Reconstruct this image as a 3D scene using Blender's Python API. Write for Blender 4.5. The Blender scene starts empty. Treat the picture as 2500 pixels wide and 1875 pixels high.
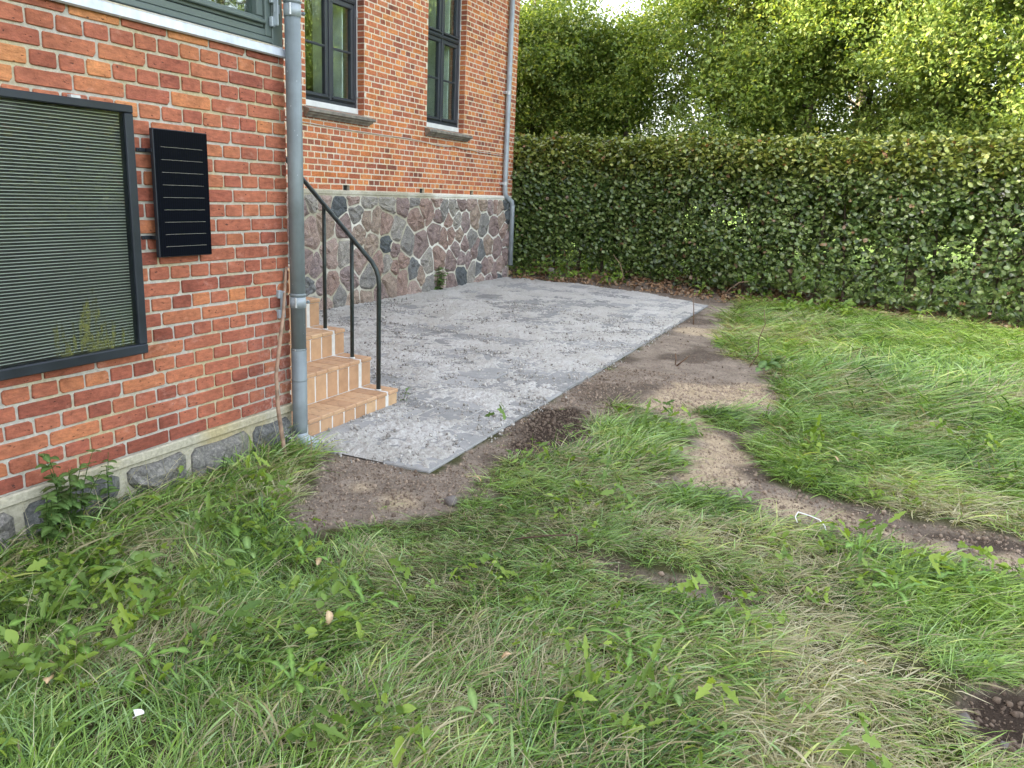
import bpy, math, random
import numpy as np
from mathutils import Matrix, Vector, Euler
R = random.Random(7)
RS = np.random.RandomState(11)
C = bpy.context.scene.collection
sc = bpy.context.scene

# ------------------------------------------------------------------ camera, sky, sun, exposure
CAM = np.array([0.0, -2.84, 1.41])
CM = np.array([[0.42119455, 0.19480514, -0.88580252],
               [-0.9059146, 0.13747133, -0.40052512],
               [0.0437481, 0.97116043, 0.234379]])
cd = bpy.data.cameras.new('camera')
cam = bpy.data.objects.new('camera', cd)
C.objects.link(cam)
mw = Matrix.Identity(4)
for i in range(3):
    for j in range(3):
        mw[i][j] = CM[i, j]
    mw[i][3] = CAM[i]
cam.matrix_world = mw
cd.sensor_width = 36
cd.lens = 36 * 1935 / 2500
cd.clip_start = 0.05
cd.clip_end = 600
sc.camera = cam

SUN_EL, SUN_AZ = math.radians(22), math.radians(120)      # azimuth counter-clockwise from +X
sd = Vector((math.cos(SUN_EL) * math.cos(SUN_AZ), math.cos(SUN_EL) * math.sin(SUN_AZ), math.sin(SUN_EL)))
w = bpy.data.worlds.new('World')
sc.world = w
w.use_nodes = True
wn = w.node_tree
bg = wn.nodes['Background']
sky = wn.nodes.new('ShaderNodeTexSky')
sky.sky_type = 'NISHITA'
sky.sun_disc = False
sky.sun_elevation = SUN_EL
sky.sun_rotation = math.radians(90) - SUN_AZ
sky.air_density = 1.0
sky.dust_density = 4.0
sky.ozone_density = 1.0
hs = wn.nodes.new('ShaderNodeHueSaturation')
hs.inputs['Saturation'].default_value = 0.35
wn.links.new(sky.outputs[0], hs.inputs['Color'])
wn.links.new(hs.outputs[0], bg.inputs[0])
bg.inputs[1].default_value = 0.15
sl = bpy.data.lights.new('sun', 'SUN')
sl.energy = 3.4
sl.angle = math.radians(0.5)
sl.color = (1.0, 0.87, 0.66)
so = bpy.data.objects.new('sun', sl)
so.rotation_euler = sd.to_track_quat('Z', 'Y').to_euler()
C.objects.link(so)
sc.view_settings.view_transform = 'Standard'
sc.view_settings.look = 'None'
sc.view_settings.gamma = 1
sc.view_settings.exposure = 3.0
sc.cycles.max_bounces = 6
sc.cycles.diffuse_bounces = 3
sc.cycles.transparent_max_bounces = 8
sc.cycles.use_denoising = True


# ------------------------------------------------------------------ projection used only to rank pieces by how large the view shows them
def project(p):
    d = (np.asarray(p, float) - CAM) @ CM
    z = -d[..., 2]
    z = np.where(np.abs(z) < 1e-6, 1e-6, z)
    return 1250 + 1935 * d[..., 0] / z, 937.5 - 1935 * d[..., 1] / z, z


# ------------------------------------------------------------------ numeric noise
_T = np.random.RandomState(3).rand(256, 256)


def vnoise(x, y):
    xi = np.floor(x).astype(int); yi = np.floor(y).astype(int)
    fx = x - xi; fy = y - yi
    fx = fx * fx * (3 - 2 * fx); fy = fy * fy * (3 - 2 * fy)
    a = _T[xi & 255, yi & 255]; b = _T[(xi + 1) & 255, yi & 255]
    c = _T[xi & 255, (yi + 1) & 255]; d = _T[(xi + 1) & 255, (yi + 1) & 255]
    return (a * (1 - fx) + b * fx) * (1 - fy) + (c * (1 - fx) + d * fx) * fy


def fbm(x, y, s=1.0, o=4, seed=0.0):
    x = np.asarray(x, float) * s + 17.3 + seed * 31.7; y = np.asarray(y, float) * s + 91.1 + seed * 11.9
    r = 0; a = 0.5; n = 0
    for k in range(o):
        r = r + a * vnoise(x, y); n += a
        x = x * 2.03 + 5.1; y = y * 2.03 + 9.7; a *= 0.5
    return r / n


def sstep(a, b, x):
    t = np.clip((np.asarray(x, float) - a) / (b - a), 0, 1)
    return t * t * (3 - 2 * t)


def polydist(px, py, poly):
    """signed distance to a polygon, positive inside"""
    px = np.asarray(px, float); py = np.asarray(py, float)
    ins = np.zeros(px.shape, bool); d = np.full(px.shape, 1e9)
    n = len(poly)
    for i in range(n):
        x1, y1 = poly[i]; x2, y2 = poly[(i + 1) % n]
        c = ((y1 > py) != (y2 > py))
        with np.errstate(divide='ignore', invalid='ignore'):
            xx = (x2 - x1) * (py - y1) / (y2 - y1 + 1e-12) + x1
        ins ^= c & (px < xx)
        dx, dy = x2 - x1, y2 - y1
        t = np.clip(((px - x1) * dx + (py - y1) * dy) / (dx * dx + dy * dy + 1e-12), 0, 1)
        d = np.minimum(d, np.hypot(px - x1 - t * dx, py - y1 - t * dy))
    return np.where(ins, d, -d)


# ------------------------------------------------------------------ object helpers
def tag(o, label=None, cat=None, group=None, kind=None):
    if label: o['label'] = label
    if cat: o['category'] = cat
    if group: o['group'] = group
    if kind: o['kind'] = kind
    return o


def empty(name, loc=(0, 0, 0), parent=None):
    o = bpy.data.objects.new(name, None)
    o.location = loc
    o.empty_display_size = 0.2
    if parent: o.parent = parent
    C.objects.link(o)
    return o


def thing(name, label, cat, loc=(0, 0, 0), group=None):
    return tag(empty(name, loc), label, cat, group)


class MB:
    def __init__(s): s.v = []; s.f = []; s.r = []; s.m = []

    def add(s, V, F, r=0.0, m=0):
        b = len(s.v)
        s.v.extend([tuple(p) for p in V])
        s.f.extend([tuple(i + b for i in f) for f in F])
        s.r.extend([r] * len(F)); s.m.extend([m] * len(F))
        return s

    def box(s, x0, x1, y0, y1, z0, z1, r=0.0, m=0):
        V = [(x, y, z) for x in (x0, x1) for y in (y0, y1) for z in (z0, z1)]
        F = [(0, 1, 3, 2), (4, 6, 7, 5), (0, 4, 5, 1), (2, 3, 7, 6), (0, 2, 6, 4), (1, 5, 7, 3)]
        return s.add(V, F, r, m)

    def bbox(s, x0, x1, y0, y1, z0, z1, c=0.004, r=0.0, m=0):
        """box with chamfered edges"""
        V = []; idx = {}
        X = (x0, x1); Y = (y0, y1); Z = (z0, z1)
        for i in (0, 1):
            for j in (0, 1):
                for k in (0, 1):
                    sx = c if i == 0 else -c; sy = c if j == 0 else -c; sz = c if k == 0 else -c
                    idx[i, j, k, 'x'] = len(V); V.append((X[i], Y[j] + sy, Z[k] + sz))
                    idx[i, j, k, 'y'] = len(V); V.append((X[i] + sx, Y[j], Z[k] + sz))
                    idx[i, j, k, 'z'] = len(V); V.append((X[i] + sx, Y[j] + sy, Z[k]))
        F = []
        for i in (0, 1):
            F.append([idx[i, 0, 0, 'x'], idx[i, 1, 0, 'x'], idx[i, 1, 1, 'x'], idx[i, 0, 1, 'x']][::1 if i else -1])
            F.append([idx[0, i, 0, 'y'], idx[1, i, 0, 'y'], idx[1, i, 1, 'y'], idx[0, i, 1, 'y']][::-1 if i else 1])
            F.append([idx[0, 0, i, 'z'], idx[1, 0, i, 'z'], idx[1, 1, i, 'z'], idx[0, 1, i, 'z']][::1 if i else -1])
        for a in (0, 1):
            for b in (0, 1):
                F.append([idx[a, b, 0, 'x'], idx[a, b, 1, 'x'], idx[a, b, 1, 'y'], idx[a, b, 0, 'y']])
                F.append([idx[a, 0, b, 'x'], idx[a, 1, b, 'x'], idx[a, 1, b, 'z'], idx[a, 0, b, 'z']])
                F.append([idx[0, a, b, 'y'], idx[1, a, b, 'y'], idx[1, a, b, 'z'], idx[0, a, b, 'z']])
                for k in (0, 1):
                    F.append([idx[a, b, k, 'x'], idx[a, b, k, 'y'], idx[a, b, k, 'z']])
        return s.add(V, F, r, m)

    def mesh(s, name, mats, smooth=False):
        me = bpy.data.meshes.new(name)
        me.from_pydata(s.v, [], s.f)
        if not isinstance(mats, (list, tuple)): mats = [mats]
        for q in mats: me.materials.append(q)
        if len(mats) > 1: me.polygons.foreach_set('material_index', s.m)
        a = me.attributes.new('rnd', 'FLOAT', 'FACE')
        a.data.foreach_set('value', s.r)
        if smooth: me.polygons.foreach_set('use_smooth', [True] * len(s.f))
        me.update()
        return me

    def build(s, name, mats, parent=None, loc=(0, 0, 0), smooth=False, fix=True):
        me = s.mesh(name, mats, smooth)
        if fix: fixn(me)
        return link(name, me, parent, loc)


def fixn(me):
    import bmesh
    b = bmesh.new(); b.from_mesh(me)
    bmesh.ops.recalc_face_normals(b, faces=b.faces)
    b.to_mesh(me); b.free()


def link(name, me, parent=None, loc=(0, 0, 0), rot=None):
    o = bpy.data.objects.new(name, me)
    o.location = loc
    if rot is not None: o.rotation_euler = rot
    if parent: o.parent = parent
    C.objects.link(o)
    return o


def npmesh(name, V, F, mat, smooth=True, pattrs=None):
    """V (n,3), F (m,k) equal-size faces, numpy"""
    me = bpy.data.meshes.new(name)
    V = np.asarray(V, np.float32); F = np.asarray(F, np.int32)
    m, k = F.shape
    me.vertices.add(len(V)); me.vertices.foreach_set('co', V.ravel())
    me.loops.add(m * k); me.loops.foreach_set('vertex_index', F.ravel())
    me.polygons.add(m)
    me.polygons.foreach_set('loop_start', np.arange(0, m * k, k, dtype=np.int32))
    me.polygons.foreach_set('loop_total', np.full(m, k, np.int32))
    me.update(calc_edges=True)
    if smooth: me.polygons.foreach_set('use_smooth', np.ones(m, bool))
    for kk, vv in (pattrs or {}).items():
        a = me.attributes.new(kk, 'FLOAT', 'POINT')
        a.data.foreach_set('value', np.asarray(vv, np.float32))
    if mat: me.materials.append(mat)
    me.validate()
    return me


def tube(path, rad, n=10, caps=True):
    P = [Vector(p) for p in path]
    if not isinstance(rad, (list, tuple)): rad = [rad] * len(P)
    V = []; F = []
    up = None
    for i, p in enumerate(P):
        if i == 0: t = P[1] - P[0]
        elif i == len(P) - 1: t = P[-1] - P[-2]
        else: t = (P[i + 1] - p).normalized() + (p - P[i - 1]).normalized()
        t.normalize()
        if up is None:
            up = Vector((0, 0, 1)) if abs(t.z) < 0.9 else Vector((1, 0, 0))
        a = t.cross(up)
        if a.length < 1e-4: a = t.orthogonal()
        a.normalize(); b = a.cross(t).normalized(); up = b.copy()
        for k in range(n):
            an = 2 * math.pi * k / n
            V.append(p + (a * math.cos(an) + b * math.sin(an)) * rad[i])
    for i in range(len(P) - 1):
        for k in range(n):
            F.append((i * n + k, i * n + (k + 1) % n, (i + 1) * n + (k + 1) % n, (i + 1) * n + k))
    if caps:
        F.append(tuple(range(n - 1, -1, -1))); F.append(tuple(range((len(P) - 1) * n, len(P) * n)))
    return V, F


# ------------------------------------------------------------------ node helper
class NT:
    def __init__(s, name):
        s.m = bpy.data.materials.new(name); s.m.use_nodes = True
        s.t = s.m.node_tree; s.t.nodes.clear()
        s.out = s.t.nodes.new('ShaderNodeOutputMaterial')

    def n(s, typ, ins=None, **kw):
        nd = s.t.nodes.new('ShaderNode' + typ)
        for k, v in kw.items(): setattr(nd, k, v)
        for k, v in (ins or {}).items(): s.set(nd.inputs[k], v)
        return nd

    def set(s, sock, v):
        if isinstance(v, bpy.types.NodeSocket): s.t.links.new(v, sock)
        elif isinstance(v, bpy.types.Node): s.t.links.new(v.outputs[0], sock)
        elif isinstance(v, tuple) and len(v) == 3 and sock.type == 'RGBA': sock.default_value = (*v, 1)
        else: sock.default_value = v

    def pos(s): return s.n('NewGeometry').outputs['Position']

    def noise(s, scale, detail=3, rough=0.55, vec=None, out='Fac', dist=0.0):
        nd = s.n('TexNoise', {'Scale': scale, 'Detail': detail, 'Roughness': rough, 'Distortion': dist, 'Vector': vec or s.pos()})
        return nd.outputs[out]

    def math(s, op, a, b=0.0, c=False):
        nd = s.n('Math', {0: a, 1: b}, operation=op); nd.use_clamp = c
        return nd.outputs[0]

    def ramp(s, fac, stops, interp='LINEAR'):
        nd = s.n('ValToRGB', {0: fac}); cr = nd.color_ramp; cr.interpolation = interp
        while len(cr.elements) > 1: cr.elements.remove(cr.elements[-1])
        for i, (p, c) in enumerate(stops):
            e = cr.elements[0] if i == 0 else cr.elements.new(p)
            e.position = p; e.color = (*c, 1) if isinstance(c, tuple) else (c, c, c, 1)
        return nd.outputs[0]

    def mix(s, fac, a, b, mode='MIX'):
        nd = s.n('Mix', data_type='RGBA', blend_type=mode)
        s.set(nd.inputs[0], fac); s.set(nd.inputs[6], a); s.set(nd.inputs[7], b)
        return nd.outputs[2]

    def attr(s, name, inst=False):
        return s.n('Attribute', attribute_name=name, attribute_type='INSTANCER' if inst else 'GEOMETRY').outputs['Fac']

    def bump(s, h, strength=0.5, dist=0.01, nrm=None):
        i = {'Height': h, 'Strength': strength, 'Distance': dist}
        if nrm: i['Normal'] = nrm
        return s.n('Bump', i).outputs[0]

    def bsdf(s, col, rough=0.8, metal=0.0, bump=None, spec=0.5, **kw):
        i = {'Base Color': col, 'Roughness': rough, 'Metallic': metal, 'Specular IOR Level': spec}
        if bump: i['Normal'] = bump
        i.update(kw)
        return s.n('BsdfPrincipled', i).outputs[0]

    def done(s, surf):
        s.t.links.new(surf, s.out.inputs[0]); return s.m

    def leaf(s, col, trans=0.35, rough=0.5, bump=None, tcol=None, spec=0.4):
        p = s.bsdf(col, rough, spec=spec, bump=bump)
        tr = s.n('BsdfTranslucent', {'Color': tcol or s.mix(1.0, col, (1.3, 1.25, 0.6), 'MULTIPLY')})
        return s.n('MixShader', {0: trans, 1: p, 2: tr.outputs[0]}).outputs[0]


def simple(name, col, rough=0.6, metal=0.0, var=0.15, sc_=8, bump=0.0, spec=0.5):
    t = NT(name)
    n = t.noise(sc_, 4)
    c = t.mix(t.ramp(n, [(0.3, 0.0), (0.7, 1.0)]), tuple(x * (1 - var) for x in col), tuple(min(1, x * (1 + var)) for x in col))
    b = t.bump(t.noise(sc_ * 12, 3), bump, 0.003) if bump else None
    return t.done(t.bsdf(c, t.math('ADD', t.math('MULTIPLY', n, 0.2), rough - 0.1), metal, b, spec))


# ------------------------------------------------------------------ materials
def brick_mat(name, shared, far=False):
    t = NT(name)
    rnd = t.n('ObjectInfo').outputs['Random'] if shared else t.attr('rnd')
    p = t.pos()
    sep = t.n('SeparateXYZ', {0: p})
    big = t.noise(1.6, 2)
    f = t.math('ADD', rnd, t.math('MULTIPLY', t.math('SUBTRACT', big, 0.5), 0.55))
    if not far:
        hi = t.n('MapRange', {0: sep.outputs[2], 1: 1.45, 2: 2.05, 3: 0.0, 4: 0.42}).outputs[0]
        lf = t.n('MapRange', {0: sep.outputs[0], 1: 3.0, 2: 1.9, 3: 0.15, 4: 1.0}).outputs[0]
        f = t.math('ADD', f, t.math('MULTIPLY', hi, lf))
        f = t.math('SUBTRACT', f, 0.10)
    if far:
        col = t.ramp(f, [(0.0, (0.25, 0.095, 0.065)), (0.10, (0.36, 0.120, 0.075)), (0.28, (0.44, 0.145, 0.082)), (0.5, (0.50, 0.175, 0.092)),
                         (0.72, (0.58, 0.20, 0.075)), (0.9, (0.66, 0.27, 0.10)), (1.0, (0.56, 0.19, 0.10))])
    else:
        col = t.ramp(f, [(0.0, (0.27, 0.085, 0.058)), (0.02, (0.34, 0.108, 0.072)), (0.22, (0.37, 0.124, 0.078)), (0.55, (0.40, 0.140, 0.084)),
                         (0.82, (0.43, 0.162, 0.086)), (0.96, (0.52, 0.205, 0.092)), (1.0, (0.56, 0.24, 0.105))])
    sp = t.n('VectorMath', {0: p, 1: (1.0, 1.0, 2.4)}, operation='MULTIPLY').outputs[0]
    m1 = t.noise(28, 5, 0.6, sp)
    col = t.mix(0.75, col, t.ramp(m1, [(0.25, (0.52, 0.50, 0.50)), (0.5, (0.95, 0.95, 0.95)), (0.75, (1.4, 1.33, 1.25))]), 'MULTIPLY')
    m2 = t.noise(140, 3, 0.6)
    col = t.mix(0.5, col, t.ramp(m2, [(0.25, (0.7, 0.7, 0.7)), (0.6, (1.1, 1.1, 1.1))]), 'MULTIPLY')
    # dark pits and drag marks
    pit = t.ramp(t.noise(46, 2, 0.5, sp), [(0.0, 1.0), (0.27, 1.0), (0.31, 0.0)])
    col = t.mix(t.math('MULTIPLY', pit, 0.85), col, (0.06, 0.03, 0.025))
    # lime bloom
    bl = t.math('MULTIPLY', t.ramp(t.noise(5.5, 4, 0.6), [(0.58, 0.0), (0.74, 1.0)]), t.ramp(m1, [(0.4, 0.0), (0.7, 1.0)]))
    if not far:
        low = t.n('MapRange', {0: sep.outputs[2], 1: 0.85, 2: 0.25, 3: 0.0, 4: 1.0}).outputs[0]
        rt = t.n('MapRange', {0: sep.outputs[0], 1: 2.95, 2: 3.25, 3: 0.0, 4: 1.0}).outputs[0]
        sm = t.math('MULTIPLY', t.math('MULTIPLY', low, rt), t.ramp(t.noise(35, 4, 0.7), [(0.48, 0.0), (0.62, 0.8)]))
        bl = t.math('MAXIMUM', bl, sm)
        col = t.mix(t.math('MULTIPLY', t.math('MULTIPLY', low, rt), 0.45), col, (0.16, 0.07, 0.06))
    col = t.mix(t.math('MULTIPLY', bl, 0.5), col, (0.62, 0.48, 0.42))
    col = t.mix(0.8, col, t.ramp(t.noise(3.2, 5, 0.65), [(0.32, (0.66, 0.62, 0.60)), (0.5, (1.0, 1.0, 1.0)), (0.7, (1.14, 1.12, 1.10))]), 'MULTIPLY')
    h = t.math('ADD', t.math('MULTIPLY', t.noise(60, 4, 0.6, sp), 1.0), t.math('MULTIPLY', pit, -0.7))
    return t.done(t.bsdf(col, 0.88, bump=t.bump(h, 0.8, 0.004), spec=0.25))


def mortar_mat(name, base, yellow=0.5):
    t = NT(name)
    n = t.noise(3.0, 4); m = t.noise(45, 4, 0.65)
    col = t.mix(t.ramp(m, [(0.3, 0.0), (0.7, 1.0)]), tuple(x * 0.72 for x in base), tuple(min(0.9, x * 1.15) for x in base))
    y = t.math('MULTIPLY', t.ramp(n, [(0.45, 0.0), (0.62, 1.0)]), yellow)
    col = t.mix(y, col, t.mix(1.0, col, (1.0, 0.86, 0.50), 'MULTIPLY'))
    col = t.mix(t.ramp(t.noise(9, 5, 0.7), [(0.62, 0.0), (0.75, 0.6)]), col, tuple(x * 0.45 for x in base))
    return t.done(t.bsdf(col, 0.95, bump=t.bump(m, 0.9, 0.006), spec=0.15))


def stone_mat(name):
    t = NT(name)
    rnd = t.n('ObjectInfo').outputs['Random']
    col = t.ramp(rnd, [(0.0, (0.25, 0.245, 0.235)), (0.14, (0.37, 0.29, 0.26)), (0.28, (0.30, 0.245, 0.24)), (0.40, (0.33, 0.315, 0.29)),
                       (0.52, (0.32, 0.235, 0.205)), (0.64, (0.11, 0.125, 0.135)), (0.69, (0.27, 0.21, 0.20)), (0.82, (0.34, 0.275, 0.23)),
                       (0.94, (0.19, 0.20, 0.205)), (1.0, (0.27, 0.20, 0.19))], 'CONSTANT')
    g = t.noise(95, 3, 0.75)
    col = t.mix(0.9, col, t.ramp(g, [(0.3, (0.42, 0.42, 0.44)), (0.5, (1.0, 1.0, 1.0)), (0.68, (1.75, 1.7, 1.62))]), 'MULTIPLY')
    b = t.noise(9, 5, 0.65, dist=0.6)
    col = t.mix(0.7, col, t.ramp(b, [(0.3, (0.62, 0.62, 0.64)), (0.7, (1.3, 1.26, 1.2))]), 'MULTIPLY')
    li = t.ramp(t.noise(14, 5, 0.7), [(0.6, 0.0), (0.72, 0.5)])
    col = t.mix(li, col, (0.38, 0.38, 0.30))
    h = t.math('ADD', t.noise(14, 6, 0.7, dist=0.8), t.math('MULTIPLY', g, 0.25))
    return t.done(t.bsdf(col, 0.8, bump=t.bump(h, 1.0, 0.03), spec=0.3))


M = {}
M['brick'] = brick_mat('brick_surface', True)
M['brick_j'] = brick_mat('brick_surface_joined', False)
M['brickf'] = brick_mat('old_brick_surface', True, True)
M['brickf_j'] = brick_mat('old_brick_surface_joined', False, True)
M['mortar'] = mortar_mat('mortar_annex', (0.50, 0.48, 0.43), 0.7)
M['mortarf'] = mortar_mat('mortar_house', (0.72, 0.635, 0.52), 0.4)
def pointing_mat():
    t = NT('stone_pointing')
    n = t.noise(0.9, 3, 0.6); m = t.noise(40, 4, 0.65)
    sx_ = t.n('SeparateXYZ', {0: t.pos()}).outputs[0]
    f = t.math('ADD', n, t.n('MapRange', {0: sx_, 1: 7.5, 2: 10.5, 3: -0.12, 4: 0.16}).outputs[0])
    c = t.mix(t.ramp(f, [(0.44, 0.0), (0.60, 1.0)]), t.mix(t.noise(4, 3), (0.36, 0.34, 0.26), (0.56, 0.52, 0.42)), (0.80, 0.78, 0.72))
    c = t.mix(0.6, c, t.ramp(m, [(0.3, (0.65, 0.65, 0.62)), (0.7, (1.1, 1.1, 1.1))]), 'MULTIPLY')
    return t.done(t.bsdf(c, 0.95, bump=t.bump(m, 0.9, 0.006), spec=0.15))


M['pointing'] = pointing_mat()
M['pointing_old'] = mortar_mat('old_pointing', (0.46, 0.43, 0.34), 0.6)
M['stone'] = stone_mat('field_stone')


def near_stone():
    t = NT('grey_plinth_stone')
    r_ = t.n('ObjectInfo').outputs['Random']
    c = t.mix(r_, (0.15, 0.155, 0.155), (0.25, 0.235, 0.215))
    c = t.mix(0.9, c, t.ramp(t.noise(60, 5, 0.75), [(0.3, (0.4, 0.4, 0.4)), (0.5, (1, 1, 1)), (0.7, (1.9, 1.85, 1.75))]), 'MULTIPLY')
    c = t.mix(t.ramp(t.noise(10, 5, 0.7), [(0.55, 0.0), (0.7, 0.6)]), c, (0.34, 0.34, 0.24))
    return t.done(t.bsdf(c, 0.85, bump=t.bump(t.noise(20, 6, 0.7, dist=0.8), 1.0, 0.03), spec=0.25))


M['stone_near'] = near_stone()


def wood_mat(name, col):
    t = NT(name)
    n = t.noise(6, 4)
    c = t.mix(n, tuple(x * 0.8 for x in col), tuple(x * 1.2 for x in col))
    c = t.mix(t.ramp(t.noise(70, 3, 0.7), [(0.68, 0.0), (0.78, 0.5)]), c, (0.3, 0.32, 0.31))
    return t.done(t.bsdf(c, 0.42, bump=t.bump(t.noise(90, 2), 0.15, 0.002)))


M['green_wood'] = wood_mat('grey_green_paint', (0.095, 0.125, 0.118))
M['dark_wood'] = wood_mat('charcoal_blue_paint', (0.040, 0.047, 0.060))
M['slate_metal'] = simple('dark_blue_frame', (0.022, 0.028, 0.038), 0.45, 0.3, 0.3, 5)
M['white'] = simple('white_sealant', (0.72, 0.73, 0.74), 0.6, 0, 0.08, 10)
M['hinge'] = simple('hinge_metal', (0.5, 0.52, 0.54), 0.4, 0.5)
M['concrete'] = simple('sill_stone', (0.30, 0.275, 0.235), 0.9, 0, 0.35, 30, 0.8, 0.2)
M['concrete_dark'] = simple('sill_stone_side', (0.20, 0.185, 0.16), 0.9, 0, 0.4, 14, 0.8, 0.2)
M['rail'] = simple('rail_paint', (0.022, 0.034, 0.032), 0.38, 0.1, 0.5, 30)
M['room'] = simple('room_wall', (0.05, 0.055, 0.05), 0.9)
M['room_light'] = simple('room_reveal', (0.80, 0.85, 0.80), 0.8)
M['cable'] = simple('cable_sheath', (0.55, 0.50, 0.45), 0.6)
M['roof'] = simple('roof_tile', (0.30, 0.10, 0.06), 0.8, 0, 0.3, 6, 0.5)
M['black'] = simple('black_backing', (0.012, 0.013, 0.014), 0.7)
M['stripe'] = simple('pale_slat', (0.36, 0.385, 0.36), 0.5, 0.0, 0.1, 5)
M['cell_line'] = simple('silver_line', (0.30, 0.285, 0.25), 0.5, 0.0)
M['twig'] = simple('twig_bark', (0.16, 0.10, 0.065), 0.85, 0, 0.4, 40, 0.5)
M['stick'] = simple('stick_bark', (0.30, 0.20, 0.14), 0.8, 0, 0.4, 20, 0.5)
M['bark'] = simple('tree_bark', (0.13, 0.105, 0.075), 0.9, 0, 0.45, 9, 1.0, 0.2)
M['bark_lit'] = simple('sunlit_bark', (0.26, 0.19, 0.12), 0.9, 0, 0.35, 9, 1.0, 0.2)  # bark copy lightened to paint sunlight on the left back trunks
M['stem'] = simple('hedge_stem_bark', (0.095, 0.07, 0.05), 0.9, 0, 0.4, 30, 0.6)
M['rust'] = simple('rusty_iron', (0.10, 0.06, 0.045), 0.8, 0.3, 0.4, 60, 0.5)
M['rock'] = simple('loose_rock', (0.17, 0.15, 0.14), 0.85, 0, 0.35, 40, 0.8)
M['petal'] = simple('white_petal', (0.75, 0.75, 0.72), 0.7)


def zinc(name, col):
    t = NT(name)
    n = t.noise(7, 5, 0.6); st = t.noise(30, 3, 0.6, t.n('VectorMath', {0: t.pos(), 1: (1, 1, 0.08)}, operation='MULTIPLY').outputs[0])
    c = t.mix(t.ramp(n, [(0.3, 0.0), (0.7, 1.0)]), tuple(x * 0.78 for x in col), tuple(x * 1.15 for x in col))
    c = t.mix(0.35, c, t.ramp(st, [(0.35, (0.75, 0.75, 0.75)), (0.65, (1.15, 1.15, 1.15))]), 'MULTIPLY')
    c = t.mix(t.ramp(t.noise(55, 2), [(0.72, 0.0), (0.75, 0.7)]), c, (0.55, 0.57, 0.58))
    return t.done(t.bsdf(c, t.math('ADD', t.math('MULTIPLY', n, 0.2), 0.48), 0.25, t.bump(n, 0.15, 0.01)))


M['zinc'] = zinc('weathered_zinc', (0.20, 0.235, 0.25))
M['zinc_light'] = zinc('new_zinc', (0.36, 0.41, 0.45))
M['flashing'] = zinc('zinc_flashing', (0.62, 0.67, 0.76))


def glass_mat(name, tint=(0.9, 0.95, 0.93), wobble=0.012, extra=0.008, gain=0.26):
    t = NT(name)
    b = t.bump(t.noise(5.5, 2, 0.4), 0.25, wobble)
    fr = t.n('Fresnel', {'IOR': 1.5, 'Normal': b}).outputs[0]
    fac = t.math('ADD', t.math('MULTIPLY', fr, gain), extra, True)
    g = t.n('BsdfGlossy', {'Color': (1, 1, 1), 'Roughness': 0.01, 'Normal': b})
    tr = t.n('BsdfTransparent', {'Color': tint})
    return t.done(t.n('MixShader', {0: fac, 1: tr.outputs[0], 2: g.outputs[0]}).outputs[0])


M['glass'] = glass_mat('window_glass')
M['glass_flat'] = glass_mat('collector_glass', (0.93, 0.95, 0.93), 0.004, 0.0, 0.15)


def pv_mat():
    t = NT('pv_cells')
    sep = t.n('SeparateXYZ', {0: t.pos()})
    w_ = t.math('SINE', t.math('MULTIPLY', sep.outputs[0], 520))
    c = t.mix(t.math('MULTIPLY', t.math('ADD', w_, 1.0), 0.5), (0.004, 0.005, 0.007), (0.006, 0.007, 0.012))
    return t.done(t.bsdf(c, 0.15, spec=0.03))


M['pv'] = pv_mat()


def tile_mat():
    t = NT('terracotta_tile')
    r = t.attr('rnd')
    c = t.ramp(r, [(0.0, (0.44, 0.265, 0.155)), (0.5, (0.50, 0.305, 0.18)), (1.0, (0.58, 0.39, 0.23))])
    c = t.mix(0.6, c, t.ramp(t.noise(18, 5, 0.6), [(0.3, (0.78, 0.74, 0.7)), (0.7, (1.15, 1.15, 1.12))]), 'MULTIPLY')
    sep = t.n('SeparateXYZ', {0: t.pos()})
    nz = t.n('SeparateXYZ', {0: t.n('NewGeometry').outputs['Normal']}).outputs[2]
    d = t.math('MULTIPLY', t.ramp(t.noise(26, 5, 0.75), [(0.52, 0.0), (0.64, 1.0)]), t.math('MULTIPLY', nz, 0.6, True))
    c = t.mix(d, c, (0.22, 0.13, 0.08))
    return t.done(t.bsdf(c, 0.55, bump=t.bump(t.noise(60, 3), 0.3, 0.002)))


M['tile'] = tile_mat()
M['grout'] = simple('white_grout', (0.66, 0.65, 0.62), 0.9, 0, 0.12, 25, 0.5)


def slab_mat():
    t = NT('paving_slab')
    r = t.n('ObjectInfo').outputs['Random']
    c = t.ramp(r, [(0.0, (0.155, 0.16, 0.162)), (0.5, (0.22, 0.226, 0.228)), (1.0, (0.30, 0.305, 0.305))])
    dust = t.ramp(t.noise(6, 6, 0.75), [(0.35, 0.08), (0.7, 0.6)])
    c = t.mix(dust, c, (0.42, 0.41, 0.395))
    c = t.mix(0.5, c, t.ramp(t.noise(160, 3, 0.7), [(0.3, (0.75, 0.75, 0.75)), (0.7, (1.2, 1.2, 1.2))]), 'MULTIPLY')
    return t.done(t.bsdf(c, 0.9, bump=t.bump(t.noise(120, 3), 0.4, 0.002), spec=0.2))


M['slab'] = slab_mat()


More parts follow.
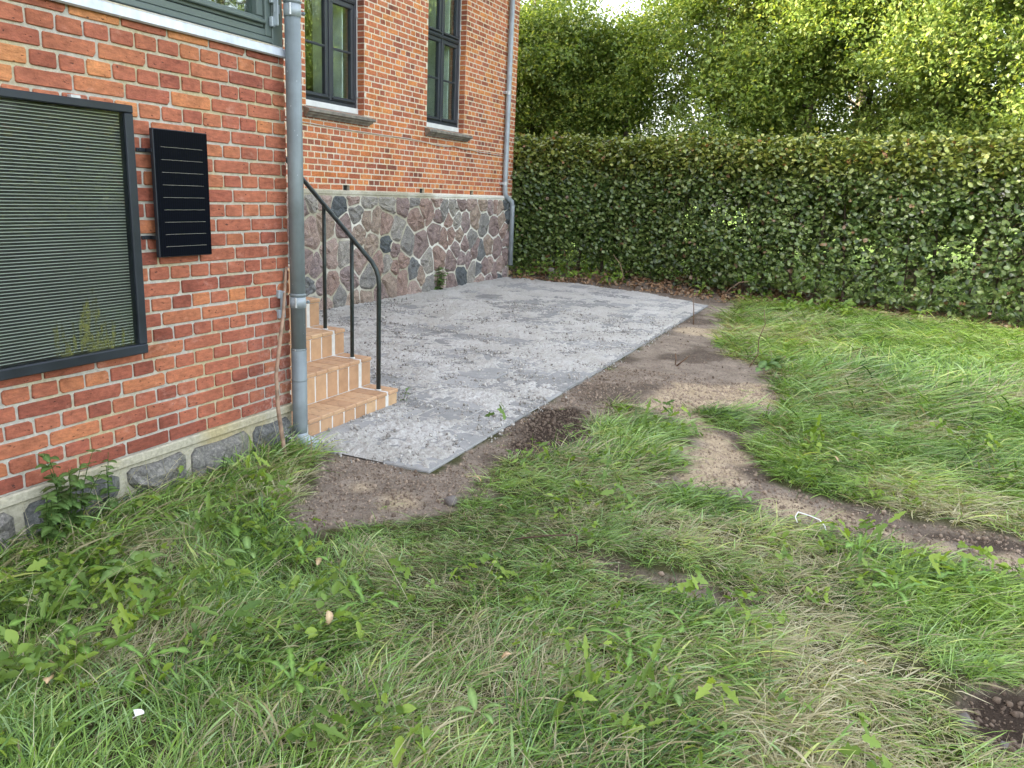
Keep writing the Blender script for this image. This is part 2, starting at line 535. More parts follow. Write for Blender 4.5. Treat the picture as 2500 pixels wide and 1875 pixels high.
def sand_mat():
    t = NT('jointing_sand')
    n = t.noise(2.2, 5, 0.6); f = t.noise(70, 4, 0.75)
    c = t.mix(t.ramp(n, [(0.35, 0.0), (0.7, 1.0)]), (0.44, 0.425, 0.395), (0.57, 0.56, 0.54))
    c = t.mix(0.7, c, t.ramp(f, [(0.28, (0.55, 0.53, 0.50)), (0.5, (1.0, 1.0, 1.0)), (0.75, (1.25, 1.24, 1.22))]), 'MULTIPLY')
    c = t.mix(t.ramp(t.noise(3.5, 5, 0.7), [(0.6, 0.0), (0.75, 0.35)]), c, (0.38, 0.29, 0.21))
    h = t.math('ADD', f, t.math('MULTIPLY', t.noise(22, 4, 0.7), 1.4))
    return t.done(t.bsdf(c, 0.95, bump=t.bump(h, 1.0, 0.012), spec=0.1))


M['sand'] = sand_mat()


def ground_mat():
    t = NT('garden_ground')
    dirt, sand, dark = t.attr('dirt'), t.attr('sand'), t.attr('dark')
    f = t.noise(55, 5, 0.75); m = t.noise(7, 5, 0.65)
    soil = t.mix(t.ramp(m, [(0.3, 0.0), (0.7, 1.0)]), (0.20, 0.163, 0.132), (0.36, 0.30, 0.245))
    soil = t.mix(dark, soil, (0.055, 0.040, 0.031))
    sd_ = t.mix(t.ramp(m, [(0.3, 0.0), (0.7, 1.0)]), (0.42, 0.33, 0.22), (0.58, 0.47, 0.34))
    soil = t.mix(sand, soil, sd_)
    thatch = t.mix(t.ramp(m, [(0.3, 0.0), (0.7, 1.0)]), (0.045, 0.055, 0.018), (0.10, 0.095, 0.045))
    farg = t.attr('farm')
    thatch = t.mix(farg, thatch, t.mix(m, (0.08, 0.14, 0.025), (0.13, 0.19, 0.045)))
    c = t.mix(dirt, thatch, soil)
    c = t.mix(0.75, c, t.ramp(f, [(0.25, (0.42, 0.42, 0.42)), (0.5, (1.0, 1.0, 1.0)), (0.75, (1.5, 1.48, 1.45))]), 'MULTIPLY')
    h = t.math('ADD', f, t.math('MULTIPLY', t.noise(18, 4, 0.7), 1.5))
    return t.done(t.bsdf(c, 0.96, bump=t.bump(h, 1.0, 0.018), spec=0.1))


M['ground'] = ground_mat()


def soilbit_mat(name, a, b):
    t = NT(name)
    r = t.attr('rn', True)
    c = t.mix(r, a, b)
    return t.done(t.bsdf(c, 0.95, bump=t.bump(t.noise(80, 3), 0.6, 0.004), spec=0.1))


M['crumb'] = soilbit_mat('soil_crumb', (0.12, 0.09, 0.07), (0.36, 0.285, 0.22))
M['sandcrumb'] = soilbit_mat('sand_crumb', (0.20, 0.185, 0.165), (0.54, 0.52, 0.49))


def grass_mat():
    t = NT('grass_blades')
    br, bt = t.attr('br'), t.attr('bt')
    rn, dry, tone = t.attr('rn', True), t.attr('dry', True), t.attr('tone', True)
    r1 = t.math('ADD', t.math('MULTIPLY', t.math('FRACT', t.math('ADD', br, rn)), 0.7), t.math('MULTIPLY', t.attr('patch', True), 0.42))
    r2 = t.math('FRACT', t.math('MULTIPLY', t.math('ADD', br, rn), 7.31))
    g = t.ramp(r1, [(0.0, (0.020, 0.052, 0.012)), (0.2, (0.062, 0.140, 0.024)), (0.45, (0.140, 0.265, 0.046)), (0.68, (0.240, 0.400, 0.080)),
                    (0.86, (0.28, 0.42, 0.20)), (1.0, (0.44, 0.52, 0.16))])
    g = t.mix(tone, g, t.mix(1.0, g, (1.6, 1.4, 1.25), 'MULTIPLY'))
    s = t.ramp(r2, [(0.0, (0.27, 0.24, 0.13)), (0.4, (0.46, 0.42, 0.25)), (0.75, (0.66, 0.61, 0.45)), (1.0, (0.40, 0.44, 0.29))])
    isdry = t.math('LESS_THAN', r2, dry)
    # the sheath at the foot of a blade is paler and browner
    foot = t.ramp(bt, [(0.0, 0.6), (0.22, 0.0)])
    g = t.mix(foot, g, (0.17, 0.155, 0.075))
    tip = t.ramp(bt, [(0.8, 0.0), (1.0, 0.5)])
    g = t.mix(t.math('MULTIPLY', tip, t.math('GREATER_THAN', r2, 0.6)), g, (0.30, 0.25, 0.10))
    c = t.mix(isdry, g, s)
    return t.done(t.leaf(c, 0.25, 0.36, spec=0.6))


M['grass'] = grass_mat()


def leafmat(name, stops, trans=0.4, rough=0.5, spec=0.4, tonecol=(1.9, 1.55, 0.8)):
    t = NT(name)
    br, rn, tone = t.attr('br'), t.attr('rn', True), t.attr('tone', True)
    r1 = t.math('FRACT', t.math('ADD', br, rn))
    c = t.ramp(r1, stops)
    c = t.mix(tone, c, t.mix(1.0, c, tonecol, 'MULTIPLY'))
    return t.done(t.leaf(c, trans, rough, spec=spec))


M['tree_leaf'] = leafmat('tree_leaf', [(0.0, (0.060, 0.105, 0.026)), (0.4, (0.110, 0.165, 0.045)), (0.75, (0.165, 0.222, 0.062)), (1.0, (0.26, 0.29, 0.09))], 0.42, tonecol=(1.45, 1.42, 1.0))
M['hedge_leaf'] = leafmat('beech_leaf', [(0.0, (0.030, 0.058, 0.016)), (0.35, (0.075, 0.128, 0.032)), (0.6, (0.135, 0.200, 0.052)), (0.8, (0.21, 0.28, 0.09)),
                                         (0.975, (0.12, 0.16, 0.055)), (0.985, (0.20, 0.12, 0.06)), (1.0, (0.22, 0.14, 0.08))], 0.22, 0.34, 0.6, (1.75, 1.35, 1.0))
M['weed_leaf'] = leafmat('weed_leaf', [(0.0, (0.07, 0.14, 0.03)), (0.5, (0.14, 0.24, 0.05)), (1.0, (0.21, 0.33, 0.08))], 0.35)
M['litter'] = leafmat('leaf_litter', [(0.0, (0.16, 0.085, 0.045)), (0.5, (0.30, 0.18, 0.10)), (0.8, (0.42, 0.30, 0.20)), (1.0, (0.12, 0.07, 0.04))], 0.15, 0.8)


def broadleaf(name, a, b, trans=0.35, dryedge=False):
    t = NT(name)
    r = t.n('ObjectInfo').outputs['Random']
    c = t.mix(r, a, b)
    rib = t.attr('rib')
    c = t.mix(t.math('MULTIPLY', rib, 0.6), c, tuple(min(1, x * 2.2 + 0.03) for x in b))
    c = t.mix(0.5, c, t.ramp(t.noise(60, 4, 0.6), [(0.3, (0.7, 0.7, 0.7)), (0.7, (1.25, 1.25, 1.2))]), 'MULTIPLY')
    c = t.mix(t.ramp(t.noise(25, 3, 0.6), [(0.66, 0.0), (0.74, 0.7 if dryedge else 0.35)]), c, (0.35, 0.30, 0.08))
    return t.done(t.leaf(c, trans, 0.42, bump=t.bump(t.noise(70, 2), 0.5, 0.004)))


M['dandelion'] = broadleaf('dandelion_leaf', (0.085, 0.17, 0.030), (0.15, 0.27, 0.055))
M['dock'] = broadleaf('dock_leaf', (0.11, 0.20, 0.055), (0.17, 0.27, 0.085))
M['nettle'] = broadleaf('nettle_leaf', (0.055, 0.115, 0.030), (0.095, 0.165, 0.045), 0.3, True)
M['deadleaf'] = broadleaf('dead_leaf', (0.20, 0.125, 0.065), (0.42, 0.30, 0.18), 0.15)

# ------------------------------------------------------------------ ground map (metres on the ground)
PATIO = [(3.335, -0.02), (3.34, -0.892), (11.20, -0.747), (11.95, 0.35), (12.30, 1.6), (12.32, 2.99), (4.40, 2.99), (4.40, -0.02)]
DIRT = [(3.57, 0.24), (3.31, -0.08), (3.40, -0.86), (11.43, -0.66), (12.02, -1.00), (11.16, -1.08), (10.11, -1.11), (8.43, -1.44), (7.56, -1.70), (7.10, -2.09), (6.24, -2.23), (5.24, -2.31), (4.75, -2.32), (4.36, -2.38), (4.16, -2.42), (4.05, -2.64), (4.02, -2.92), (3.99, -3.17), (3.98, -3.41), (3.97, -3.60), (3.85, -4.3), (3.42, -4.3), (3.53, -3.57), (3.57, -3.37), (3.63, -3.09), (3.69, -2.83), (3.68, -2.56), (3.81, -2.34), (3.85, -1.98), (4.18, -1.97), (4.57, -1.97), (5.08, -1.72), (5.21, -1.46), (5.22, -1.28), (4.80, -1.30), (4.27, -1.43), (3.93, -1.31), (3.69, -1.19), (3.42, -1.23), (3.19, -1.27), (2.98, -1.26), (2.89, -1.16), (2.67, -1.14), (2.50, -1.02), (2.54, -0.71), (2.66, -0.59), (2.81, -0.56), (3.11, -0.26)]
SANDP = [(4.04, -2.00), (4.62, -1.98), (5.00, -1.77), (5.27, -1.44), (5.65, -1.39), (6.18, -1.45), (6.25, -1.79), (6.57, -2.13), (5.82, -2.26), (5.65, -2.20), (5.04, -2.00), (4.56, -2.31), (4.09, -2.31), (3.91, -2.14)]
ISLET = [(5.28, -1.84), (5.67, -1.93), (5.61, -2.14), (5.19, -2.23), (5.04, -2.16), (5.14, -1.98)]
DARK2 = [(2.44, -3.23), (2.58, -3.27), (2.65, -3.35), (2.68, -3.6), (2.28, -3.6), (2.31, -3.33), (2.36, -3.26)]
RUT = [(2.84, -1.86), (2.85, -1.99), (2.82, -2.15), (2.86, -2.36), (2.77, -2.58), (2.68, -2.52), (2.73, -2.33), (2.73, -2.16), (2.75, -1.97)]
DARKWET = [(4.23, -0.92), (4.78, -0.90), (5.07, -1.15), (4.34, -1.40), (3.93, -1.31), (3.82, -1.13)]
DARK3 = [(3.84, -3.10), (3.96, -3.35), (3.95, -3.75), (3.78, -3.70), (3.80, -3.33)]
HEDGE = [(12.85, 3.3), (13.25, 1.6), (13.15, 0.2), (12.75, -1.0), (12.35, -2.9), (11.75, -4.6), (11.0, -7.0), (9.9, -10.0), (8.6, -13.0)]


def hedge_dist(x, y):
    """signed distance from the hedge's middle line, negative towards the lawn"""
    x = np.asarray(x, float); y = np.asarray(y, float)
    d = np.full(x.shape, 1e9); s = np.zeros(x.shape)
    for (x1, y1), (x2, y2) in zip(HEDGE[:-1], HEDGE[1:]):
        dx, dy = x2 - x1, y2 - y1
        t = np.clip(((x - x1) * dx + (y - y1) * dy) / (dx * dx + dy * dy), 0, 1)
        q = np.hypot(x - x1 - t * dx, y - y1 - t * dy)
        side = np.sign((x - x1) * (-dy) + (y - y1) * dx)
        m = q < d
        d = np.where(m, q, d); s = np.where(m, side, s)
    return d * s


def dirt_mask(x, y):
    wob = ((fbm(x, y, 5.0, 4, 1) - 0.5) * 0.34 + (fbm(x, y, 22.0, 2, 7) - 0.5) * 0.10) * (0.35 + 0.65 * sstep(-2.7, -2.2, y))
    wob = wob + 0.035 * sstep(-2.2, -2.7, y)
    m = sstep(-0.06, 0.06, polydist(x, y, DIRT) + wob)
    m = m * (1 - sstep(-0.04, 0.05, polydist(x, y, ISLET) + wob))
    m = np.maximum(m, sstep(-0.03, 0.03, polydist(x, y, DARK2) + wob * 0.4))
    m = np.maximum(m, 0.8 * sstep(-0.03, 0.03, polydist(x, y, RUT) + wob * 0.3))
    hd = hedge_dist(x, y)
    m = np.maximum(m, sstep(-0.62, -0.5, hd + wob) * (1 - sstep(0.5, 0.8, hd + wob)))
    far = sstep(11.1, 11.3, x + wob) * sstep(-0.95, -0.8, y + wob) * (1 - sstep(0.5, 0.8, hd))
    m = np.maximum(m, far)
    return m


def height(x, y):
    h = (fbm(x, y, 0.6, 3, 2) - 0.5) * 0.07 + (fbm(x, y, 3.0, 4, 3) - 0.5) * 0.045
    d = dirt_mask(x, y)
    h = h * (1 - 0.55 * d) - 0.012 * d + (fbm(x, y, 9.0, 4, 5) - 0.5) * 0.035 * d + (fbm(x, y, 28.0, 3, 6) - 0.5) * 0.018 * d
    p = polydist(x, y, PATIO)
    k = sstep(-0.5, -0.02, p)
    h = h * (1 - 0.85 * k) - (0.012 - 0.022 * (fbm(x, y, 8, 3, 27) - 0.5)) * k
    h = np.where(p > 0.015, -0.010, h)
    h = h + 0.13 * sstep(12.35, 13.3, x) * sstep(-6, 0, y)
    h = h - 0.02 * sstep(-0.02, 0.03, polydist(x, y, RUT)) - 0.03 * sstep(-0.05, 0.05, polydist(x, y, DARK2))
    h = np.where((y > 0.02) & (x < 3.3), -0.05, h)
    return h


def axis(segs):
    out = []
    for a, b, n in segs: out += list(np.linspace(a, b, n, endpoint=False))
    return np.array(out + [segs[-1][1]])


gx = axis([(-160, -8, 14), (-8, 0.4, 40), (0.4, 6.0, 225), (6.0, 14.6, 215), (14.6, 24, 40), (24, 200, 18)])
gy = axis([(-160, -14, 16), (-14, -5, 60), (-5, 0.3, 215), (0.3, 3.1, 50), (3.1, 14, 30), (14, 160, 16)])
GX, GY = np.meshgrid(gx, gy, indexing='ij')
GH = height(GX, GY)
nx, ny = GX.shape
V = np.stack([GX, GY, GH], -1).reshape(-1, 3)
ii = (np.arange(nx - 1)[:, None] * ny + np.arange(ny - 1)[None, :]).ravel()
F = np.stack([ii, ii + ny, ii + ny + 1, ii + 1], -1)
dm = dirt_mask(GX, GY)
wob = (fbm(GX, GY, 6.0, 4, 8) - 0.5) * 0.3
sandm = sstep(-0.05, 0.08, polydist(GX, GY, SANDP) + wob)
for (cx, cy, rr) in ((2.93, -0.98, 0.10), (3.0, -0.70, 0.03), (2.72, -0.95, 0.03), (8.9, -1.15, 0.3), (3.86, -2.6, 0.12), (3.84, -2.83, 0.10), (3.74, -3.05, 0.08), (3.70, -3.25, 0.08), (3.66, -3.45, 0.08)):
    sandm = np.maximum(sandm, 0.85 * sstep(-0.06, 0.05, rr - np.hypot(GX - cx, GY - cy) + wob * 0.5))
darkm = np.maximum.reduce([sstep(-0.05, 0.08, polydist(GX, GY, DARKWET) + wob), sstep(-0.03, 0.03, polydist(GX, GY, DARK2)), 0.8 * sstep(-0.03, 0.05, polydist(GX, GY, DARK3) + wob * 0.4),
                           0.35 * sstep(11.2, 11.6, GX), 0.6 * sstep(0.55, 0.7, fbm(GX, GY, 1.7, 3, 9))])
hd = hedge_dist(GX, GY)
farm = np.maximum(sstep(0.7, 1.0, hd), sstep(14, 20, np.hypot(GX, GY)))
gme = npmesh('ground', V, F, M['ground'], True, dict(dirt=dm.ravel(), sand=sandm.ravel(), dark=darkm.ravel(), farm=farm.ravel()))
g = link('ground', gme)
tag(g, kind='structure')


# ------------------------------------------------------------------ geometry-node scatter: variants are mesh data, instances belong to the object itself
def scatter(name, P, ROT, SCL, IDX, attrs, variants, parent=None, kind='stuff', label=None):
    n = len(P)
    me = bpy.data.meshes.new(name)
    me.vertices.add(n); me.vertices.foreach_set('co', np.asarray(P, np.float32).ravel())
    a = me.attributes.new('rot', 'FLOAT_VECTOR', 'POINT'); a.data.foreach_set('vector', np.asarray(ROT, np.float32).ravel())
    a = me.attributes.new('scl', 'FLOAT', 'POINT'); a.data.foreach_set('value', np.asarray(SCL, np.float32))
    a = me.attributes.new('idx', 'INT', 'POINT'); a.data.foreach_set('value', np.asarray(IDX, np.int32))
    for k, v in attrs.items():
        a = me.attributes.new(k, 'FLOAT', 'POINT'); a.data.foreach_set('value', np.asarray(v, np.float32))
    ng = bpy.data.node_groups.new(name + '_nodes', 'GeometryNodeTree')
    ng.interface.new_socket('Geometry', in_out='INPUT', socket_type='NodeSocketGeometry')
    ng.interface.new_socket('Geometry', in_out='OUTPUT', socket_type='NodeSocketGeometry')
    N = ng.nodes; L = ng.links
    gi = N.new('NodeGroupInput'); go = N.new('NodeGroupOutput')
    g2i = N.new('GeometryNodeGeometryToInstance')
    for vo in variants[::-1]:
        oi = N.new('GeometryNodeObjectInfo'); oi.inputs['Object'].default_value = vo
        L.new(oi.outputs['Geometry'], g2i.inputs[0])
    iop = N.new('GeometryNodeInstanceOnPoints')
    L.new(gi.outputs[0], iop.inputs['Points']); L.new(g2i.outputs[0], iop.inputs['Instance'])
    iop.inputs['Pick Instance'].default_value = True

    def at(nm, typ):
        q = N.new('GeometryNodeInputNamedAttribute'); q.data_type = typ; q.inputs['Name'].default_value = nm
        return q.outputs['Attribute']
    L.new(at('idx', 'INT'), iop.inputs['Instance Index'])
    e2r = N.new('FunctionNodeEulerToRotation'); L.new(at('rot', 'FLOAT_VECTOR'), e2r.inputs[0])
    L.new(e2r.outputs[0], iop.inputs['Rotation'])
    cx = N.new('ShaderNodeCombineXYZ')
    s_ = at('scl', 'FLOAT')
    for k in range(3): L.new(s_, cx.inputs[k])
    L.new(cx.outputs[0], iop.inputs['Scale'])
    L.new(iop.outputs[0], go.inputs[0])
    o = link(name, me, parent)
    md = o.modifiers.new('scatter', 'NODES'); md.node_group = ng
    o['kind'] = kind
    if label: o['label'] = label
    return o


def variant(name, V, F, mat, pattrs):
    me = npmesh(name, V, F, mat, False, pattrs)
    return bpy.data.objects.new(name, me)


# ------------------------------------------------------------------ grass
def tuft(rs, nb, L0, L1, lift, spread, wid, seg=5, root=0.045):
    V = []; F = []; bt = []; br = []
    for _ in range(nb):
        a = rs.normal(0, spread); L = rs.uniform(L0, L1); e = rs.uniform(*lift); r = rs.rand()
        p = np.array([rs.uniform(-root, root), rs.uniform(-root, root), -0.012])
        wv = wid * rs.uniform(0.45, 1.0) * (1.0 + 0.9 * (rs.rand() < 0.25)); roll = rs.uniform(-0.9, 0.9)
        drop = (e + rs.uniform(-0.1, 0.3)) / (seg * rs.uniform(0.6, 1.3)); turn = rs.normal(0, 0.035)
        b = len(V)
        for k in range(seg + 1):
            t = k / seg
            d = np.array([math.cos(a) * math.cos(e), math.sin(a) * math.cos(e), math.sin(e)])
            s = np.array([-math.sin(a) * math.cos(roll), math.cos(a) * math.cos(roll), math.sin(roll)])
            w_ = wv * (0.75 + 0.5 * t) * (1 - t ** 2.5)
            if k == seg:
                V.append(p); bt.append(1.0); br.append(r)
            else:
                V += [p - s * w_, p + s * w_]; bt += [t, t]; br += [r, r]
            p = p + d * L / seg
            e = max(e - drop, -0.22); a += turn
            if p[2] < 0.004: p[2] = 0.004; e = max(e, 0.0)
        for k in range(seg - 1):
            i = b + 2 * k
            F += [(i, i + 1, i + 3), (i, i + 3, i + 2)]
        i = b + 2 * (seg - 1)
        F.append((i, i + 1, i + 2))
    return np.array(V), np.array(F), dict(bt=bt, br=br)


rs = np.random.RandomState(5)
TV = []
for k in range(8): TV.append(variant('tuft', *tuft(rs, 15, 0.10, 0.24, (0.35, 0.95), 0.38, 0.0021), M['grass'], None) if False else None)
TV = []


def addvar(lst, name, gen, mat):
    V_, F_, A_ = gen
    lst.append(variant(name, V_, F_, mat, A_))


for k in range(8): addvar(TV, 'lying_tuft', tuft(rs, 13, 0.08, 0.23, (0.15, 0.8), 0.75, 0.0024), M['grass'])
for k in range(4): addvar(TV, 'upright_tuft', tuft(rs, 13, 0.06, 0.17, (0.6, 1.4), 1.4, 0.0024), M['grass'])
for k in range(4): addvar(TV, 'thatch_tuft', tuft(rs, 15, 0.08, 0.20, (0.02, 0.4), 1.6, 0.0016, 4, 0.06), M['grass'])

CTRL = np.array([(1.83, -0.16, 0.93, -0.36, 0.25, 1.00, 0.50), (2.34, -0.25, 1.00, -0.05, 0.30, 1.00, 0.70), (1.41, -0.59, 0.82, 0.57, 0.15, 0.80, 0.80), (1.12, -1.05, 0.85, 0.53, 0.35, 1.00, 0.90), (1.69, -0.84, 0.81, -0.59, 0.45, 0.80, 0.30), (1.67, -1.38, -0.30, -0.95, 0.20, 1.00, 0.60), (1.56, -1.75, 0.95, -0.31, 0.35, 1.00, 0.40), (2.21, -1.48, -1.00, -0.10, 0.45, 0.70, 0.20), (2.04, -1.96, 0.96, -0.29, 0.60, 0.80, 0.10), (2.74, -1.35, -0.69, -0.73, 0.30, 0.60, 0.40), (2.44, -2.17, -0.28, -0.96, 0.20, 1.00, 0.40), (2.32, -2.48, -0.58, -0.81, 0.15, 1.20, 0.40), (2.08, -2.70, -0.71, -0.70, 0.20, 1.20, 0.50), (1.68, -2.18, 0.78, -0.63, 0.30, 1.00, 0.50), (1.83, -2.39, 0.19, -0.98, 0.25, 1.10, 0.50), (2.56, -2.77, -0.43, -0.90, 0.75, 0.70, 0.05), (2.26, -2.96, -0.94, -0.35, 0.50, 0.90, 0.50), (3.03, -3.34, -0.06, -1.00, 0.20, 0.90, 0.30), (3.36, -1.46, -0.38, -0.92, 0.20, 0.70, 0.50), (4.39, -1.62, 0.24, -0.97, 0.10, 1.00, 0.20), (3.24, -2.19, -0.08, -1.00, 0.25, 0.70, 0.40), (3.22, -2.78, -0.21, -0.98, 0.20, 0.90, 0.20), (3.24, -3.23, -0.23, -0.97, 0.15, 0.90, 0.20), (5.05, -2.65, -0.72, -0.69, 0.15, 1.20, 0.20), (4.35, -2.49, -0.74, -0.67, 0.30, 1.00, 0.10), (7.68, -3.30, 0.88, -0.48, 0.15, 1.20, 0.50), (5.28, -3.59, -0.69, -0.72, 0.15, 1.20, 0.30), (9.44, -2.33, -0.82, -0.57, 0.25, 1.10, 0.40), (9.21, -3.54, -0.98, 0.19, 0.10, 1.10, 0.60), (9.40, -1.43, -0.57, -0.82, 0.70, 0.90, 0.20), (6.18, -2.99, -0.89, -0.45, 0.40, 1.00, 0.20), (4.44, -3.00, -0.80, -0.60, 0.55, 0.90, 0.10), (2.26, -1.11, 0.44, 0.90, 0.30, 0.80, 0.50), (1.42, -1.45, 0.85, 0.52, 0.30, 0.90, 0.70), (2.70, -3.26, 0.29, -0.96, 0.30, 0.90, 0.30)])


def field(x, y):
    acc = np.zeros((5,) + x.shape); W = np.zeros(x.shape)
    for c in CTRL:
        sc_ = 0.12 + 0.07 * math.hypot(c[0], c[1] + 2.84)
        w_ = 1.0 / (((x - c[0]) ** 2 + (y - c[1]) ** 2) / sc_ ** 2 + 0.15) ** 1.6
        for k in range(5): acc[k] += w_ * c[2 + k]
        W += w_
    acc /= W
    a = np.arctan2(acc[1], acc[0])
    return a, acc[2], acc[3], acc[4]


def scatter_points(x0, x1, y0, y1, dens, rs):
    n = int((x1 - x0) * (y1 - y0) * dens)
    return rs.uniform(x0, x1, n), rs.uniform(y0, y1, n)


def inview(x, y, m=260):
    px, py, z = project(np.stack([x, y, np.zeros_like(x)], -1))
    return (z > 0.4) & (px > -m) & (px < 2500 + m) & (py < 1875 + m * 1.3)


def excl(x, y, hm=0.55):
    e = polydist(x, y, PATIO) > -0.015
    e |= (y > -0.03) & (x < 3.36)
    e |= (y > 2.9)
    e |= (hedge_dist(x, y) > -hm) & (hedge_dist(x, y) < 0.75)
    e |= (x > 3.3) & (y > -0.02) & (x < 12.4)
    return e


def grass_patch(rs, box, dens, big=1.0):
    x, y = scatter_points(*box, dens, rs)
    k = inview(x, y) & ~excl(x, y)
    x, y = x[k], y[k]
    a, dry, ln, up = field(x, y)
    dm_ = dirt_mask(x, y)
    patch = fbm(x, y, 2.2, 4, 12)
    clump = fbm(x, y, 7.0, 3, 13)
    keep = rs.rand(len(x)) > np.clip(dm_ * 1.06, 0, np.where(fbm(x, y, 3, 3, 18) > 0.56, 0.955, 0.99))
    thin = sstep(0.62, 0.72, fbm(x, y, 1.5, 4, 14)) * (dry > 0.3)
    keep &= rs.rand(len(x)) > thin * 0.6
    keep &= rs.rand(len(x)) < 0.45 + 1.1 * clump
    a2 = a + (fbm(x, y, 1.3, 3, 15) - 0.5) * 2.6
    for dd in (0.09, 0.18): keep &= ~((dirt_mask(x + np.cos(a2) * dd, y + np.sin(a2) * dd) > 0.5) & (rs.rand(len(x)) < 0.62))
    x, y, a, dry, ln, up, patch, clump, dm_ = [q[keep] for q in (x, y, a, dry, ln, up, patch, clump, dm_)]
    n = len(x)
    a = a + (fbm(x, y, 1.3, 3, 15) - 0.5) * 2.6 + rs.normal(0, 0.45, n)
    dry = np.clip(dry * 0.85 + (patch - 0.5) * 1.7 - 0.08, 0.03, 0.95)
    u = rs.rand(n)
    idx = rs.randint(0, 8, n)
    upm = u < np.clip(up * 0.5 + (clump - 0.5) * 0.7, 0.04, 0.6)
    idx = np.where(upm, rs.randint(8, 12, n), idx)
    th = rs.rand(n) < 0.10 + dry * 0.45
    idx = np.where(th, rs.randint(12, 16, n), idx)
    z = height(x, y)
    s = (0.62 + 0.5 * rs.rand(n)) * ln * big * (0.75 + 0.5 * clump)
    s = np.where(dm_ > 0.3, s * 0.55, s)
    rot = np.stack([rs.normal(0, 0.06, n), rs.normal(0, 0.06, n), a], -1)
    tone = np.clip((fbm(x, y, 0.8, 3, 16) - 0.42) * 2.0 + 0.45 * sstep(4.2, 8, x) + 0.15 * sstep(-3, -4, y), 0, 1)
    dry = np.where(th, np.clip(dry + 0.55, 0, 0.97), dry)
    pt = np.clip((fbm(x, y, 4.5, 4, 17) - 0.5) * 3.2 + 0.42, 0, 1)
    return x, y, z, rot, s, idx, dry, tone, pt


rs = np.random.RandomState(21)
def wall_foot(rs):
    n = 420
    x = rs.uniform(1.4, 3.22, n); y = -0.03 - 0.24 * rs.rand(n) ** 1.5
    k = dirt_mask(x, y) < 0.3; x, y = x[k], y[k]; n = len(x)
    return (x, y, height(x, y), np.stack([rs.normal(0, 0.1, n), rs.normal(0, 0.1, n), rs.normal(-0.5, 0.9, n)], -1), rs.uniform(1.0, 1.75, n) * 0.9,
            np.where(rs.rand(n) < 0.55, rs.randint(8, 12, n), rs.randint(0, 8, n)), np.full(n, 0.28), np.full(n, 0.3), rs.rand(n))


parts = [wall_foot(rs), grass_patch(rs, (0.3, 3.2, -5.0, 0.0), 1400, 0.9),
         grass_patch(rs, (3.2, 6.0, -6.5, 0.0), 850, 1.15),
         grass_patch(rs, (6.0, 12.6, -9.0, -0.5), 430, 1.65)]
x, y, z, rot, s, idx, dry, tone, pt = [np.concatenate([p[i] for p in parts]) for i in range(9)]
scatter('lawn_grass', np.stack([x, y, z], -1), rot, s, idx, dict(rn=rs.rand(len(x)), dry=dry, tone=tone, patch=pt), TV,
        label='long trampled lawn grass with dry straw and green swathes')
bpy.data.objects['lawn_grass']['category'] = 'grass'
print('tufts', len(x))

# grass beyond the hedge, bright and short
rs = np.random.RandomState(22)
x, y = scatter_points(12.5, 19, -9, 5, 110, rs)
k = inview(x, y) & (hedge_dist(x, y) > 0.7)
x, y = x[k], y[k]; n = len(x)
scatter('far_grass', np.stack([x, y, height(x, y)], -1), np.stack([0 * x, 0 * x, rs.uniform(0, 6.28, n)], -1), rs.uniform(1.0, 1.6, n), rs.randint(8, 12, n),
        dict(rn=rs.rand(n), dry=np.full(n, 0.05), tone=np.full(n, 0.6), patch=np.full(n, 0.5)), TV, label='short bright grass seen through the foot of the hedge')
bpy.data.objects['far_grass']['category'] = 'grass'


# soil crumbs
def blob(rs, n=7, flat=0.7):
    V = []; F = []
    rings = 4
    V.append((0, 0, flat * 0.5))
    for i in range(1, rings):
        ph = math.pi * i / rings
        for k in range(n):
            r = math.sin(ph) * 0.5 * rs.uniform(0.55, 1.25) * (1.25 if k % 3 == 0 else 0.9); th = 2 * math.pi * (k + rs.uniform(-.2, .2)) / n
            V.append((r * math.cos(th), r * math.sin(th), 0.5 * flat * math.cos(ph) * rs.uniform(0.8, 1.1)))
    V.append((0, 0, -flat * 0.5))
    for k in range(n):
        F.append((0, 1 + k, 1 + (k + 1) % n)); b = 1 + (rings - 2) * n
        F.append((len(V) - 1, b + (k + 1) % n, b + k))
    for i in range(rings - 2):
        for k in range(n):
            p, q = 1 + i * n + k, 1 + i * n + (k + 1) % n
            F += [(p, p + n, q + n), (p, q + n, q)]
    return np.array(V), np.array(F)


def crumbs(name, mat, P, size, rn, rs, label=None, cat=None):
    vs = [variant(name + '_bit', *blob(rs), mat, dict(br=[0.0] * 23)) for _ in range(5)]
    n = len(P)
    o = scatter(name, P, rs.uniform(0, 6.28, (n, 3)), size, rs.randint(0, 5, n), dict(rn=rn), vs, label=label)
    if cat: o['category'] = cat
    return o


